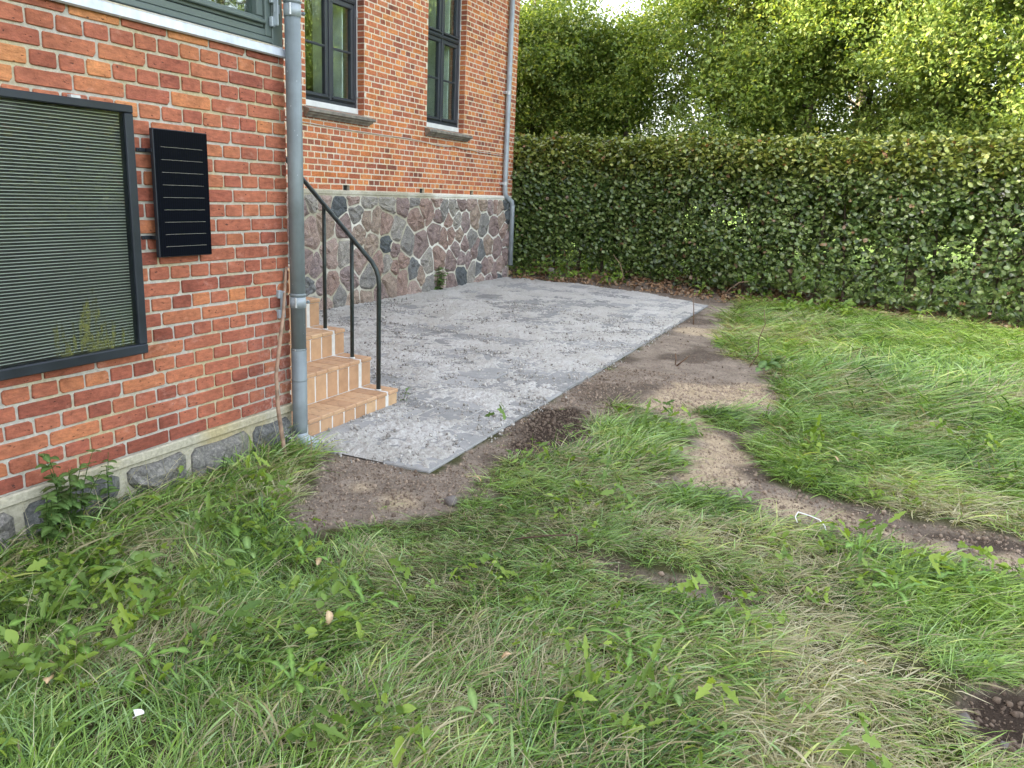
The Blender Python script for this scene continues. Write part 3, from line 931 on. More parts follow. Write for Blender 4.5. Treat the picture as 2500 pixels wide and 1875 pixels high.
rs = np.random.RandomState(31)
x1, y1 = scatter_points(2.2, 6.5, -4.5, 0, 7500, rs)
x2, y2 = scatter_points(6.5, 13.0, -3.2, 3.0, 700, rs)
x = np.concatenate([x1, x2]); y = np.concatenate([y1, y2])
k = inview(x, y, 100) & (polydist(x, y, PATIO) < -0.01) & (rs.rand(len(x)) < dirt_mask(x, y) * (0.25 + fbm(x, y, 4, 3, 4)) - 0.15)
k &= ~((y > -0.01) & (x < 3.36))
x, y = x[k], y[k]; n = len(x)
sz = 0.0035 + 0.010 * rs.rand(n) ** 3 + 0.020 * rs.rand(n) ** 16
dk = sstep(-0.05, 0.08, polydist(x, y, DARKWET)) + sstep(-0.03, 0.03, polydist(x, y, DARK2))
crumbs('soil_crumbs', M['crumb'], np.stack([x, y, height(x, y) + sz * 0.15], -1), sz * (1 + 0.15 * dk), np.clip(rs.rand(n) * (1 - 0.75 * dk) + 0.55 * sstep(-0.1, 0.1, polydist(x, y, SANDP)), 0, 1.3), rs,
       'loose brown soil crumbs on the bare earth beside the patio', 'soil')
print('crumbs', n)

# ------------------------------------------------------------------ patio: slabs and the sand swept over them
patio = empty('patio', (3.34, -0.89, 0)); patio['kind'] = 'structure'
patio.rotation_euler = (0, 0, 0.0182)
slabs = []
yy = -0.885; row = 0
while yy < 2.95:
    xx = 3.345 + (0.0 if row % 2 == 0 else -0.14)
    while xx < 12.3:
        L_ = R.choice([0.28, 0.28, 0.40, 0.20]) if row % 3 else R.choice([0.28, 0.40])
        xa, xb = max(xx, 3.345), xx + L_
        xx = xb + 0.010
        cx_, cy_ = (xa + xb) / 2, yy + 0.14
        if xb - xa < 0.08: continue
        if 3.3 < cx_ < 4.42 and cy_ > -0.05: continue
        if polydist(np.array([cx_]), np.array([cy_ + 0.0182 * (cx_ - 3.34)]), PATIO)[0] < 0.08: continue
        slabs.append((xa, xb - 0.0, yy, yy + 0.285))
    yy += 0.2925; row += 1
slabs.sort(key=lambda q: math.hypot((q[0] + q[1]) / 2, (q[2] + q[3]) / 2 + 2.84))
slab_cache = {}; tops = []
rest = MB()
for i, (xa, xb, ya, yb) in enumerate(slabs):
    dx, dy = round(xb - xa, 2), 0.285
    tz = R.uniform(0.001, 0.0035) if R.random() < 0.62 or xa < 4.9 else R.uniform(0.006, 0.012)
    tops.append(tz)
    if i < 300:
        kx = (dx, R.randint(0, 2))
        if kx not in slab_cache:
            b = MB(); b.bbox(-dx / 2, dx / 2, -dy / 2, dy / 2, -0.05, 0, 0.005)
            me = b.mesh('slab', M['slab']); fixn(me); slab_cache[kx] = me
        link('slab', slab_cache[kx], patio, ((xa + xb) / 2 - 3.34, (ya + yb) / 2 + 0.89, tz))
    else: rest.bbox(xa - 3.34, xb - 3.34, ya + 0.89, yb + 0.89, -0.05, tz, 0.005)
if rest.v: rest.build('far_slabs', M['slab'], patio)['kind'] = 'stuff'
print('slabs', len(slabs))

sx = np.concatenate([np.arange(3.335, 5.3, 0.007), np.arange(5.3, 7.0, 0.011), np.arange(7.0, 12.4, 0.02)]); sy = np.concatenate([np.arange(-0.90, 0.02, 0.0075), np.arange(0.02, 3.0, 0.0125)])
SX, SY = np.meshgrid(sx, sy, indexing='ij')
cover = fbm(SX, SY, 2.4, 5, 20) * 0.75 + fbm(SX, SY, 0.7, 2, 21) * 0.25 + 0.06 * sstep(5, 9, SX) + 0.03 * sstep(-0.6, 0.6, SY)
cover += 0.04 * sstep(3.8, 3.35, SX) - 0.13 * np.exp(-((SX - 4.15) ** 2 / 0.22 + (SY + 0.42) ** 2 / 0.07))
grain = fbm(SX, SY, 16.0, 4, 22); lump = fbm(SX, SY, 6.0, 3, 23)
fine = fbm(SX, SY, 46.0, 2, 26)
ridge = 1 - np.abs(grain - 0.5) * 5
SH = (cover - 0.447) * 0.070 + (grain - 0.5) * 0.028 + (lump - 0.5) * 0.020 + (fine - 0.5) * 0.012 + 0.006 * np.maximum(ridge - 0.5, 0)
SH = np.where(SH > 0, 0.8 * SH + (fine - 0.42) * 0.014, SH)
edge = polydist(SX, SY, PATIO)
top = np.full(SX.shape, -1.0)
LX = (SX - 3.34) * math.cos(0.0182) + (SY + 0.89) * math.sin(0.0182); LY = -(SX - 3.34) * math.sin(0.0182) + (SY + 0.89) * math.cos(0.0182)
for (xa, xb, ya, yb), tz in zip(slabs, tops):
    i0, i1 = np.searchsorted(sx, [xa - 0.1, xb + 0.1]); sl_ = np.s_[i0:i1, :]
    mm = (LX[sl_] > xa - 3.34 + 0.002) & (LX[sl_] < xb - 3.34 - 0.002) & (LY[sl_] > ya + 0.89 + 0.002) & (LY[sl_] < yb + 0.89 - 0.002)
    top[sl_] = np.where(mm, tz, top[sl_])
jmask = top < -0.5
jz = 0.0038 + (fine - 0.5) * 0.003 + np.where(fbm(SX, SY, 3.0, 3, 29) > 0.60, -0.004, 0.0)
SH = np.where(jmask, np.maximum(jz, SH), SH)
SH = np.clip(SH, -0.0010, 0.045) * sstep(0.0, 0.06, edge) - 0.004 * (1 - sstep(0.0, 0.06, edge))
ok = (edge > 0.002) & ~((SX > 3.3) & (SX < 4.39) & (SY > 0.0))
nx, ny = SX.shape
V = np.stack([SX, SY, SH], -1).reshape(-1, 3)
okf = (ok[:-1, :-1] & ok[1:, :-1] & ok[1:, 1:] & ok[:-1, 1:]).ravel()
ii = (np.arange(nx - 1)[:, None] * ny + np.arange(ny - 1)[None, :]).ravel()[okf]
F = np.stack([ii, ii + ny, ii + ny + 1, ii + 1], -1)
sme = npmesh('swept_sand', V, F, M['sand'])
tag(link('swept_sand', sme), 'pale jointing sand swept in ridges over the grey patio slabs', 'sand', kind='stuff')
rs = np.random.RandomState(33)
x, y = scatter_points(3.2, 9.5, -1.0, 2.9, 2600, rs)
k = inview(x, y, 60) & (polydist(x, y, PATIO) > -0.10 * rs.rand(len(x)) ** 2) & ~((x < 4.42) & (y > -0.03)) & (rs.rand(len(x)) < sstep(0.40, 0.58, fbm(x, y, 5, 4, 25)) * (1 - 0.9 * np.exp(-((x - 4.15) ** 2 / 0.22 + (y + 0.42) ** 2 / 0.07))))
x, y = x[k], y[k]; n = len(x)
sz = 0.004 + 0.010 * rs.rand(n) ** 2.5 + 0.018 * rs.rand(n) ** 14
crumbs('sand_crumbs', M['sandcrumb'], np.stack([x, y, np.where(polydist(x, y, PATIO) > 0, 0.002, -0.008) + sz * 0.5], -1), sz, rs.rand(n), rs, 'small sand crumbs scattered over the patio slabs', 'sand')


# ------------------------------------------------------------------ bricks
def brick_outline(rs, wd, ht, rich=True):
    c = 0.006 if rich else 0.004; j = 0.0016 if rich else 0.001
    hw, hh = wd / 2, ht / 2
    pts = []
    for sx_, sz_ in ((-1, -1), (1, -1), (1, 1), (-1, 1)):
        cc = c * rs.uniform(0.3, 1.2)
        if rich and rs.rand() < 0.07: cc *= 2.2
        a = (sx_ * hw, sz_ * (hh - cc)); b = (sx_ * (hw - cc), sz_ * hh)
        pts += [a, b] if sx_ * sz_ > 0 else [b, a]
        if rich and sz_ != 0 and sx_ == -sz_ * -1 and wd > 0.15:
            pts.append((sx_ * hw * 0.15 * -1 * 0 + rs.uniform(-0.3, 0.3) * hw, sz_ * hh))
    return [(x_ + rs.uniform(-j, j), z_ + rs.uniform(-j, j)) for x_, z_ in pts]


def brick_geo(rs, wd, ht, rich=True, proud=0.007):
    o = brick_outline(rs, wd, ht, rich)
    # sort the outline by angle so that it never crosses itself
    o.sort(key=lambda q: math.atan2(q[1] / ht, q[0] / wd))
    n = len(o)
    V = []; F = []
    ch = 0.0025
    for x_, z_ in o: V.append((x_ * (1 - ch * 2 / wd), -proud - rs.uniform(0, 0.0012), z_ * (1 - ch * 2 / ht)))
    for x_, z_ in o: V.append((x_, -proud + 0.0025, z_))
    for x_, z_ in o: V.append((x_ * 1.0, 0.012, z_ * 1.0))
    F.append(tuple(range(n)))
    for r in range(2):
        for k in range(n):
            a, b = r * n + k, r * n + (k + 1) % n
            F.append((a, a + n, b + n, b))
    return V, F


rs = np.random.RandomState(41)
BR = {}


def brick_mesh(kind, mat):
    return None


def make_brick_set(mat, rich):
    S = {}
    dw = 0 if rich else 0.003
    for key, wd in (('s', 0.2155 - dw), ('h', 0.1025 - dw), ('t', 0.066)):
        S[key] = []
        for k in range(9 if key != 't' else 3):
            b = MB(); b.add(*brick_geo(rs, wd, 0.0545 if rich else 0.0535, rich, 0.006 if rich else 0.0015)); me = b.mesh('brick', mat); fixn(me); S[key].append(me)
    return S


def add_brick(mb, cx_, cy_, cz_, wd, rz=0.0, ht=0.0545, proud=0.006, r=None):
    V_, F_ = brick_geo(rs, wd, ht, False, proud)
    c_, s_ = math.cos(rz), math.sin(rz)
    mb.add([(cx_ + a * c_ - b * s_, cy_ + a * s_ + b * c_, cz_ + d) for a, b, d in V_], F_, rs.rand() if r is None else r)


def wall_shell(mb, x0, x1, z0, z1, y, holes, depth=0.10, thick=0.3):
    """front faces of a wall in the plane y with real openings and their reveals"""
    xs = sorted({x0, x1, *[h[0] for h in holes], *[h[1] for h in holes]})
    zs = sorted({z0, z1, *[h[2] for h in holes], *[h[3] for h in holes]})
    for a, b in zip(xs[:-1], xs[1:]):
        for c, d in zip(zs[:-1], zs[1:]):
            mx, mz = (a + b) / 2, (c + d) / 2
            if any(h[0] < mx < h[1] and h[2] < mz < h[3] for h in holes): continue
            mb.add([(a, y, c), (b, y, c), (b, y, d), (a, y, d)], [(0, 1, 2, 3)])
    for a, b, c, d, *dd in holes:
        q = dd[0] if dd else thick
        for P_ in ([(a, y, c), (a, y, d), (a, y + q, d), (a, y + q, c)], [(b, y, c), (b, y + q, c), (b, y + q, d), (b, y, d)],
                   [(a, y, c), (a, y + q, c), (b, y + q, c), (b, y, c)], [(a, y, d), (b, y, d), (b, y + q, d), (a, y + q, d)]):
            mb.add(P_, [(0, 1, 2, 3)])
        if dd and q < 0.2: mb.add([(a, y + q, c), (b, y + q, c), (b, y + q, d), (a, y + q, d)], [(0, 1, 2, 3)])


COURSE = 0.067


def courses(x0, x1, z0, nrow, phase, holes):
    """brick list (xa, xb, zc, key) of a cross bond, cut at holes"""
    out = []
    for k in range(nrow):
        zb = z0 + COURSE * k; zc = zb + 0.029
        if k % 2: seq0 = phase - 0.055; step = 0.114; wd = 0.1025; key = 'h'
        else: seq0 = phase + (0.0 if k % 4 == 0 else 0.114); step = 0.228; wd = 0.2155; key = 's'
        n0 = int(math.floor((x0 - seq0) / step)) - 1; n1 = int(math.ceil((x1 - seq0) / step)) + 1
        for n in range(n0, n1 + 1):
            a = seq0 + n * step + 0.006; b = a + wd
            ivs = [(max(a, x0 + 0.002), min(b, x1))]
            for h in holes:
                if h[2] < zc < h[3]:
                    nv = []
                    for (p, q) in ivs:
                        if q <= h[0] or p >= h[1]: nv.append((p, q)); continue
                        if p < h[0] - 0.02: nv.append((p, h[0] - 0.001))
                        if q > h[1] + 0.02: nv.append((h[1] + 0.001, q))
                    ivs = nv
            for (p, q) in ivs:
                if q - p < 0.03: continue
                out.append((p, q, zc, key if abs((q - p) - wd) < 0.004 else 'c'))
    return out


def lay(parent, items, y, bset, jmat, mat, other, occl, blo=(0, 0, 0), proud=0.006):
    """first 300 bricks that the view shows largest as parts, the rest joined"""
    sc_ = []
    for it in items:
        p, q, zc, key = it
        px, py, dz = project(np.array([(p + q) / 2, y, zc]))
        vis = -100 < px < 2560 and -60 < py < 1900 and dz > 0 and not occl((p + q) / 2, zc, px, py)
        sc_.append(((q - p) / max(dz, 0.1) if vis else -1, it))
    sc_.sort(key=lambda e: -e[0])
    n = 0
    for s_, (p, q, zc, key) in sc_:
        if n < 300 and s_ > 0:
            rr = (rs.uniform(-0.006, 0.006), rs.uniform(-0.006, 0.006), rs.uniform(-0.006, 0.006))
            if key in 'sht': me = bset[key][rs.randint(len(bset[key]))]
            else:
                b = MB(); b.add(*brick_geo(rs, q - p, 0.0545, proud > 0.003, proud)); me = b.mesh('brick', mat); fixn(me)
            link('brick', me, parent, ((p + q) / 2 - blo[0], y - rs.uniform(0, 0.0015) - blo[1], zc - blo[2] + rs.uniform(-0.001, 0.001)), rr)
            n += 1
        else:
            add_brick(other, (p + q) / 2 - blo[0], y - blo[1], zc - blo[2], q - p - (0 if proud > 0.003 else 0.003), 0.0, 0.0545 if proud > 0.003 else 0.0535, proud)
    return n


# ---- the annex in front (its long wall is the plane y = 0)
AX0, AX1 = -3.2, 3.335
annex = thing('brick_annex', 'orange-red brick wing with grey-green window, nearest at the left edge', 'house wing', (3.335, 0, 0))
AB = (3.335, 0, 0)
WIN_A = (0.30, 3.335, 2.062, 3.45)
mb = MB()
wall_shell(mb, AX0 - 3.335, 0, 0.205, 5.2, 0, [(WIN_A[0] - 3.335, -0.001, WIN_A[2], WIN_A[3], 0.35)])
mb.add([(0, 0, 0.205), (0, 2.95, 0.205), (0, 2.95, 5.2), (0, 0, 5.2)], [(0, 1, 2, 3)])
mb.add([(AX0 - 3.335, 0, 0.205), (AX0 - 3.335, 2.95, 0.205), (AX0 - 3.335, 2.95, 5.2), (AX0 - 3.335, 0, 5.2)], [(0, 3, 2, 1)])
awall = mb.build('wall', M['mortar'], annex)
items = courses(AX0, AX1, 0.235, 27, 3.185, [])
items += [i for i in courses(AX0, AX1, 0.235, 74, 3.185, [(WIN_A[0], 3.4, WIN_A[2] - 0.05, WIN_A[3])]) if i[2] > 0.235 + 27 * COURSE]
other = MB()
bset = make_brick_set(M['brick'], True)


def occ_a(x_, z_, px, py):
    return (x_ < 2.40 and 0.70 < z_ < 1.66) or (2.52 < x_ < 2.78 and 1.09 < z_ < 1.59) or x_ > 3.32 or z_ > 2.06


items = [i for i in items if i[2] < 2.03 or i[0] < WIN_A[0] or i[2] > WIN_A[3]]
nb_ = lay(awall, items, 0, bset, M['brick_j'], M['brick'], other, occ_a, AB)
for k in range(73):
    zc = 0.235 + COURSE * k + 0.029
    n = 0.0
    st, wd = (0.114, 0.1025) if k % 2 == 0 else (0.228, 0.2155)
    yq = 0.006 if k % 2 == 0 else 0.0
    while yq + wd < 2.95:
        add_brick(other, 0.0, yq + wd / 2, zc, wd, math.pi / 2); yq += st
other.build('side_and_upper_bricks', M['brick_j'], awall)['kind'] = 'stuff'
print('annex bricks', nb_, len(items))

# plinth of the annex: large field stones with broad pointing
mb = MB()
mb.box(AX0 - 3.335, 0.0, -0.004, 0.30, -0.3, 0.212)
mb.bbox(AX0 - 3.335, 0.001, -0.022, 0.0, 0.188, 0.232, 0.006)
plinth = mb.build('plinth', M['pointing_old'], annex)


def clip_cell(pts, i, box):
    poly = [(box[0], box[2]), (box[1], box[2]), (box[1], box[3]), (box[0], box[3])]
    xi, yi = pts[i]
    for j, (xj, yj) in enumerate(pts):
        if j == i: continue
        if abs(xj - xi) > 1.6 or abs(yj - yi) > 1.6: continue
        mx, my = (xi + xj) / 2, (yi + yj) / 2; nx_, ny_ = xj - xi, yj - yi
        new = []
        for a in range(len(poly)):
            p, q = poly[a], poly[(a + 1) % len(poly)]
            dp = (p[0] - mx) * nx_ + (p[1] - my) * ny_; dq = (q[0] - mx) * nx_ + (q[1] - my) * ny_
            if dp <= 0: new.append(p)
            if dp * dq < 0:
                t = dp / (dp - dq); new.append((p[0] + t * (q[0] - p[0]), p[1] + t * (q[1] - p[1])))
        poly = new
        if len(poly) < 3: return []
    return poly


def stone_geo(rs, poly, gap, bulge):
    """closed stone from its outline (x, z): rounded corners, rough split face towards -y"""
    P = []
    n = len(poly)
    c = np.mean(np.array(poly), 0)
    for a in range(n):
        p = np.array(poly[a]); q = np.array(poly[(a + 1) % n])
        L_ = np.linalg.norm(q - p)
        if L_ < 0.03: continue
        P.append(p + (q - p) * min(0.2, 0.018 / L_ + 0.03)); 
        if L_ > 0.12: P.append((p + q) / 2 + rs.uniform(-0.012, 0.012, 2))
        P.append(q - (q - p) * min(0.2, 0.018 / L_ + 0.03))
    P = np.array(P)
    if len(P) < 4: return None
    r = np.linalg.norm(P - c, axis=1)
    P = c + (P - c) * (1 - gap / r)[:, None]
    n = len(P)
    V = []; F = []
    levels = [(1.0, 0.02), (0.975, -bulge * 0.25), (0.80, -bulge * 0.8), (0.42, -bulge)]
    for s_, y_ in levels:
        for k in range(n):
            q = c + (P[k] - c) * (s_ + (rs.uniform(-0.03, 0.03) if s_ < 0.97 else 0))
            V.append((q[0], y_ + (rs.uniform(-0.55, 0.45) * bulge if s_ < 0.9 else 0), q[1]))
    V.append((c[0], -bulge * rs.uniform(0.8, 1.2), c[1]))
    for l in range(3):
        for k in range(n):
            a, b = l * n + k, l * n + (k + 1) % n
            F.append((a, b, b + n, a + n))
    for k in range(n): F.append((3 * n + k, 3 * n + (k + 1) % n, 4 * n))
    return V, F


rs2 = np.random.RandomState(8)
pts = []
xx = AX0
while xx < 3.3:
    pts += [(xx + rs2.uniform(0.1, 0.25), rs2.uniform(0.08, 0.14))]
    if rs2.rand() < 0.4: pts += [(xx + rs2.uniform(0, 0.3), rs2.uniform(-0.15, 0.0))]
    xx += rs2.uniform(0.32, 0.5)
for i in range(len(pts)):
    poly = clip_cell(pts, i, (AX0, 3.325, -0.25, 0.188))
    if len(poly) < 3: continue
    gst = stone_geo(rs2, poly, 0.022, 0.034)
    if gst is None: continue
    V_ = [(a - 3.335, b - 0.006, c) for a, b, c in gst[0]]
    MB().add(V_, gst[1]).build('stone', M['stone_near'], plinth)

# annex window: grey-green timber
awin = empty('window', (0, 0, 0), annex)
yo = 0.0
fr = MB()
fr.bbox(-3.035, -0.078, -0.006, 0.07, 2.066, 2.090, 0.003)      # lower sill board, stands a little proud
fr.bbox(-3.035, -0.115, 0.006, 0.09, 2.094, 2.125, 0.003)
fr.bbox(-0.118, -0.078, 0.000, 0.09, 2.094, 3.45, 0.003)         # right jamb
fr.bbox(-3.035, -0.115, 0.006, 0.09, 3.38, 3.45, 0.003)
for xm in (-0.752, -1.42, -2.09, -2.76):
    fr.bbox(xm - 0.026, xm + 0.026, 0.002, 0.09, 2.126, 3.38, 0.003)
fr.bbox(-0.076, -0.001, -0.004, 0.30, 2.062, 3.45, 0.004)         # corner board
fr.build('frame', M['green_wood'], awin)
for xm in (-0.752 + 0.030, -1.42 + 0.030, -2.09 + 0.030):
    x2_ = xm + (0.602 if xm > -1 else 0.61)
    s_ = MB()
    s_.bbox(xm, x2_, 0.012, 0.062, 2.130, 2.178, 0.003); s_.bbox(xm, x2_, 0.012, 0.062, 3.32, 3.372, 0.003)
    s_.bbox(xm, xm + 0.042, 0.012, 0.062, 2.180, 3.318, 0.003); s_.bbox(x2_ - 0.042, x2_, 0.012, 0.062, 2.180, 3.318, 0.003)
    s_.bbox(xm + 0.003, x2_ - 0.003, -0.012, 0.011, 2.146, 2.163, 0.004)      # weather bar
    s_.build('sash', M['green_wood'], awin)
    MB().box(xm + 0.042, x2_ - 0.042, 0.040, 0.046, 2.178, 3.32).build('pane', M['glass'], awin)
p_ = MB(); p_.add([(-0.70, -0.0085, 2.089), (-0.50, -0.0085, 2.082), (-0.53, -0.0085, 2.074), (-0.60, -0.0085, 2.078), (-0.66, -0.0085, 2.074)], [(0, 1, 2, 3, 4)])
fl = MB()
fl.add([(-3.1, 0.03, 2.064), (0, 0.03, 2.064), (0, -0.030, 2.046), (-3.1, -0.030, 2.046), (-3.1, -0.034, 2.012), (0, -0.034, 2.012), (0, -0.022, 2.006), (-3.1, -0.022, 2.006)],
       [(0, 1, 2, 3), (3, 2, 5, 4), (4, 5, 6, 7)])
fl.build('flashing', M['flashing'], awin)
rm = MB()
rm.add([(-3.0, 0.36, 1.6), (-0.03, 0.36, 1.6), (-0.03, 2.6, 1.6), (-3.0, 2.6, 1.6), (-3.0, 0.36, 3.6), (-0.03, 0.36, 3.6), (-0.03, 2.6, 3.6), (-3.0, 2.6, 3.6)],
       [(0, 3, 2, 1), (3, 7, 6, 2), (0, 4, 7, 3), (1, 2, 6, 5), (4, 5, 6, 7)])
rm.build('room', M['room'], annex, fix=False)
MB().bbox(-0.62, -0.26, 0.16, 0.40, 2.10, 2.24, 0.03).build('window_seat', M['room_light'], annex)
# roof
ro = MB()
ro.add([(AX0 - 3.6, -0.4, 5.15), (0.05, -0.4, 5.15), (0.05, 2.95, 6.6), (AX0 - 3.6, 2.95, 6.6), (AX0 - 3.6, -0.4, 5.0), (0.05, -0.4, 5.0), (0.05, 2.95, 5.2), (AX0 - 3.6, 2.95, 5.2)],
       [(0, 1, 2, 3), (4, 7, 6, 5), (0, 4, 5, 1), (1, 5, 6, 2), (2, 6, 7, 3), (3, 7, 4, 0)])
ro.build('roof', M['roof'], annex)

# ---- the main house behind (its long wall is the plane y = 2.96)
HY = 2.96; HX0, HX1 = -3.2, 12.47
house = thing('brick_house', 'long red brick house with two dark windows above a fieldstone base', 'house', (HX1, HY, 0))
HB = (HX1, HY, 0)
W1 = (7.16, 8.225, 2.20, 4.70); W2 = (9.655, 10.715, 2.20, 4.70)
HOLES = [(7.804, 7.925, 1.352, 1.412), (9.506, 9.62, 1.352, 1.412), (10.966, 11.067, 1.352, 1.412)]
mb = MB()
sh = lambda h, *e: (h[0] - HX1, h[1] - HX1, h[2], h[3], *e)
wall_shell(mb, HX0 - HX1, 0, 1.33, 5.1, 0, [sh(W1, 0.30), sh(W2, 0.30)] + [sh(h, 0.32) for h in HOLES])
mb.add([(0, 0, 0), (0, 8, 0), (0, 8, 5.1), (0, 4, 7.9), (0, 0, 5.1)], [(0, 1, 2, 3, 4)])
q0 = HX0 - HX1
mb.add([(q0, 0, 0), (q0, 8, 0), (q0, 8, 5.1), (q0, 4, 7.9), (q0, 0, 5.1)], [(4, 3, 2, 1, 0)])
mb.add([(q0, 8, 0), (0, 8, 0), (0, 8, 5.1), (q0, 8, 5.1)], [(3, 2, 1, 0)])
hwall = mb.build('wall', M['mortarf'], house, fix=False)
for h in HOLES: MB().box(h[0] - HX1 + 0.001, h[1] - HX1 - 0.001, 0.035, 0.06, h[2] + 0.001, h[3] - 0.001).build('hole_shade', M['black'], hwall)  # black block in each wall hole stands in for its shade
hl = [W1, W2] + HOLES
items = courses(3.36, HX1, 1.356, 58, 12.36, [W1, W2] + [(h[0], h[1], 1.34, 1.42) for h in HOLES])
other = MB(); bsetf = make_brick_set(M['brickf'], False)


def occ_h(x_, z_, px, py):
    # hidden behind the annex, the downpipe or out of the top of the frame
    return px < 742 or px > 1262 or py < -8 or (x_ > 11.98 and x_ < 12.12)


nb_ = lay(hwall, items, HY, bsetf, M['brickf_j'], M['brickf'], other, occ_h, HB, 0.0015)
# reveals of the windows (far jambs)
for W_ in (W1, W2):
    for k in range(58):
        zc = 1.356 + COURSE * k + 0.029
        if W_[2] < zc < W_[3]:
            add_brick(other, W_[1] - HX1, 0.048, zc, 0.09, -math.pi / 2, proud=0.004)
            add_brick(other, W_[0] - HX1, 0.048, zc, 0.09, math.pi / 2, proud=0.004)
for k in range(58):      # the visible corner of the gable wall
    zc = 1.356 + COURSE * k + 0.029
    st, wd = (0.114, 0.1025) if k % 2 == 0 else (0.228, 0.2155); yq = 0.0
    while yq < 4:
        add_brick(other, 0, yq + wd / 2, zc, wd, math.pi / 2); yq += st
other.build('far_and_upper_bricks', M['brickf_j'], hwall)['kind'] = 'stuff'
print('house bricks', nb_, len(items))

# fieldstone plinth
mb = MB()
mb.box(HX0 - HX1, -0.17, -0.050, 0.2, -0.3, 1.315)
mb.bbox(HX0 - HX1, -0.16, -0.060, 0.05, 1.300, 1.352, 0.012)
hpl = mb.build('plinth', M['pointing'], house)
rs3 = np.random.RandomState(19)
pts = []
tries = 0
while tries < 6000:
    tries += 1
    p = (rs3.uniform(3.4, 12.28), rs3.uniform(0.0, 1.3))
    rmin = 0.25 if math.sin(p[0] * 3.1 + p[1] * 5) > -0.3 else 0.17
    if all(math.hypot((p[0] - q[0]), (p[1] - q[1]) * 0.85) > rmin for q in pts): pts.append(p)
for i in range(len(pts)):
    poly = clip_cell(pts, i, (3.36, 12.29, -0.12, 1.298))
    if len(poly) < 3: continue
    gst = stone_geo(rs3, poly, 0.0105, 0.040)
    if gst is None: continue
    V_ = [(a - HX1, b - 0.042, c) for a, b, c in gst[0]]
    MB().add(V_, gst[1]).build('stone', M['stone'], hpl)
print('stones', len(pts))

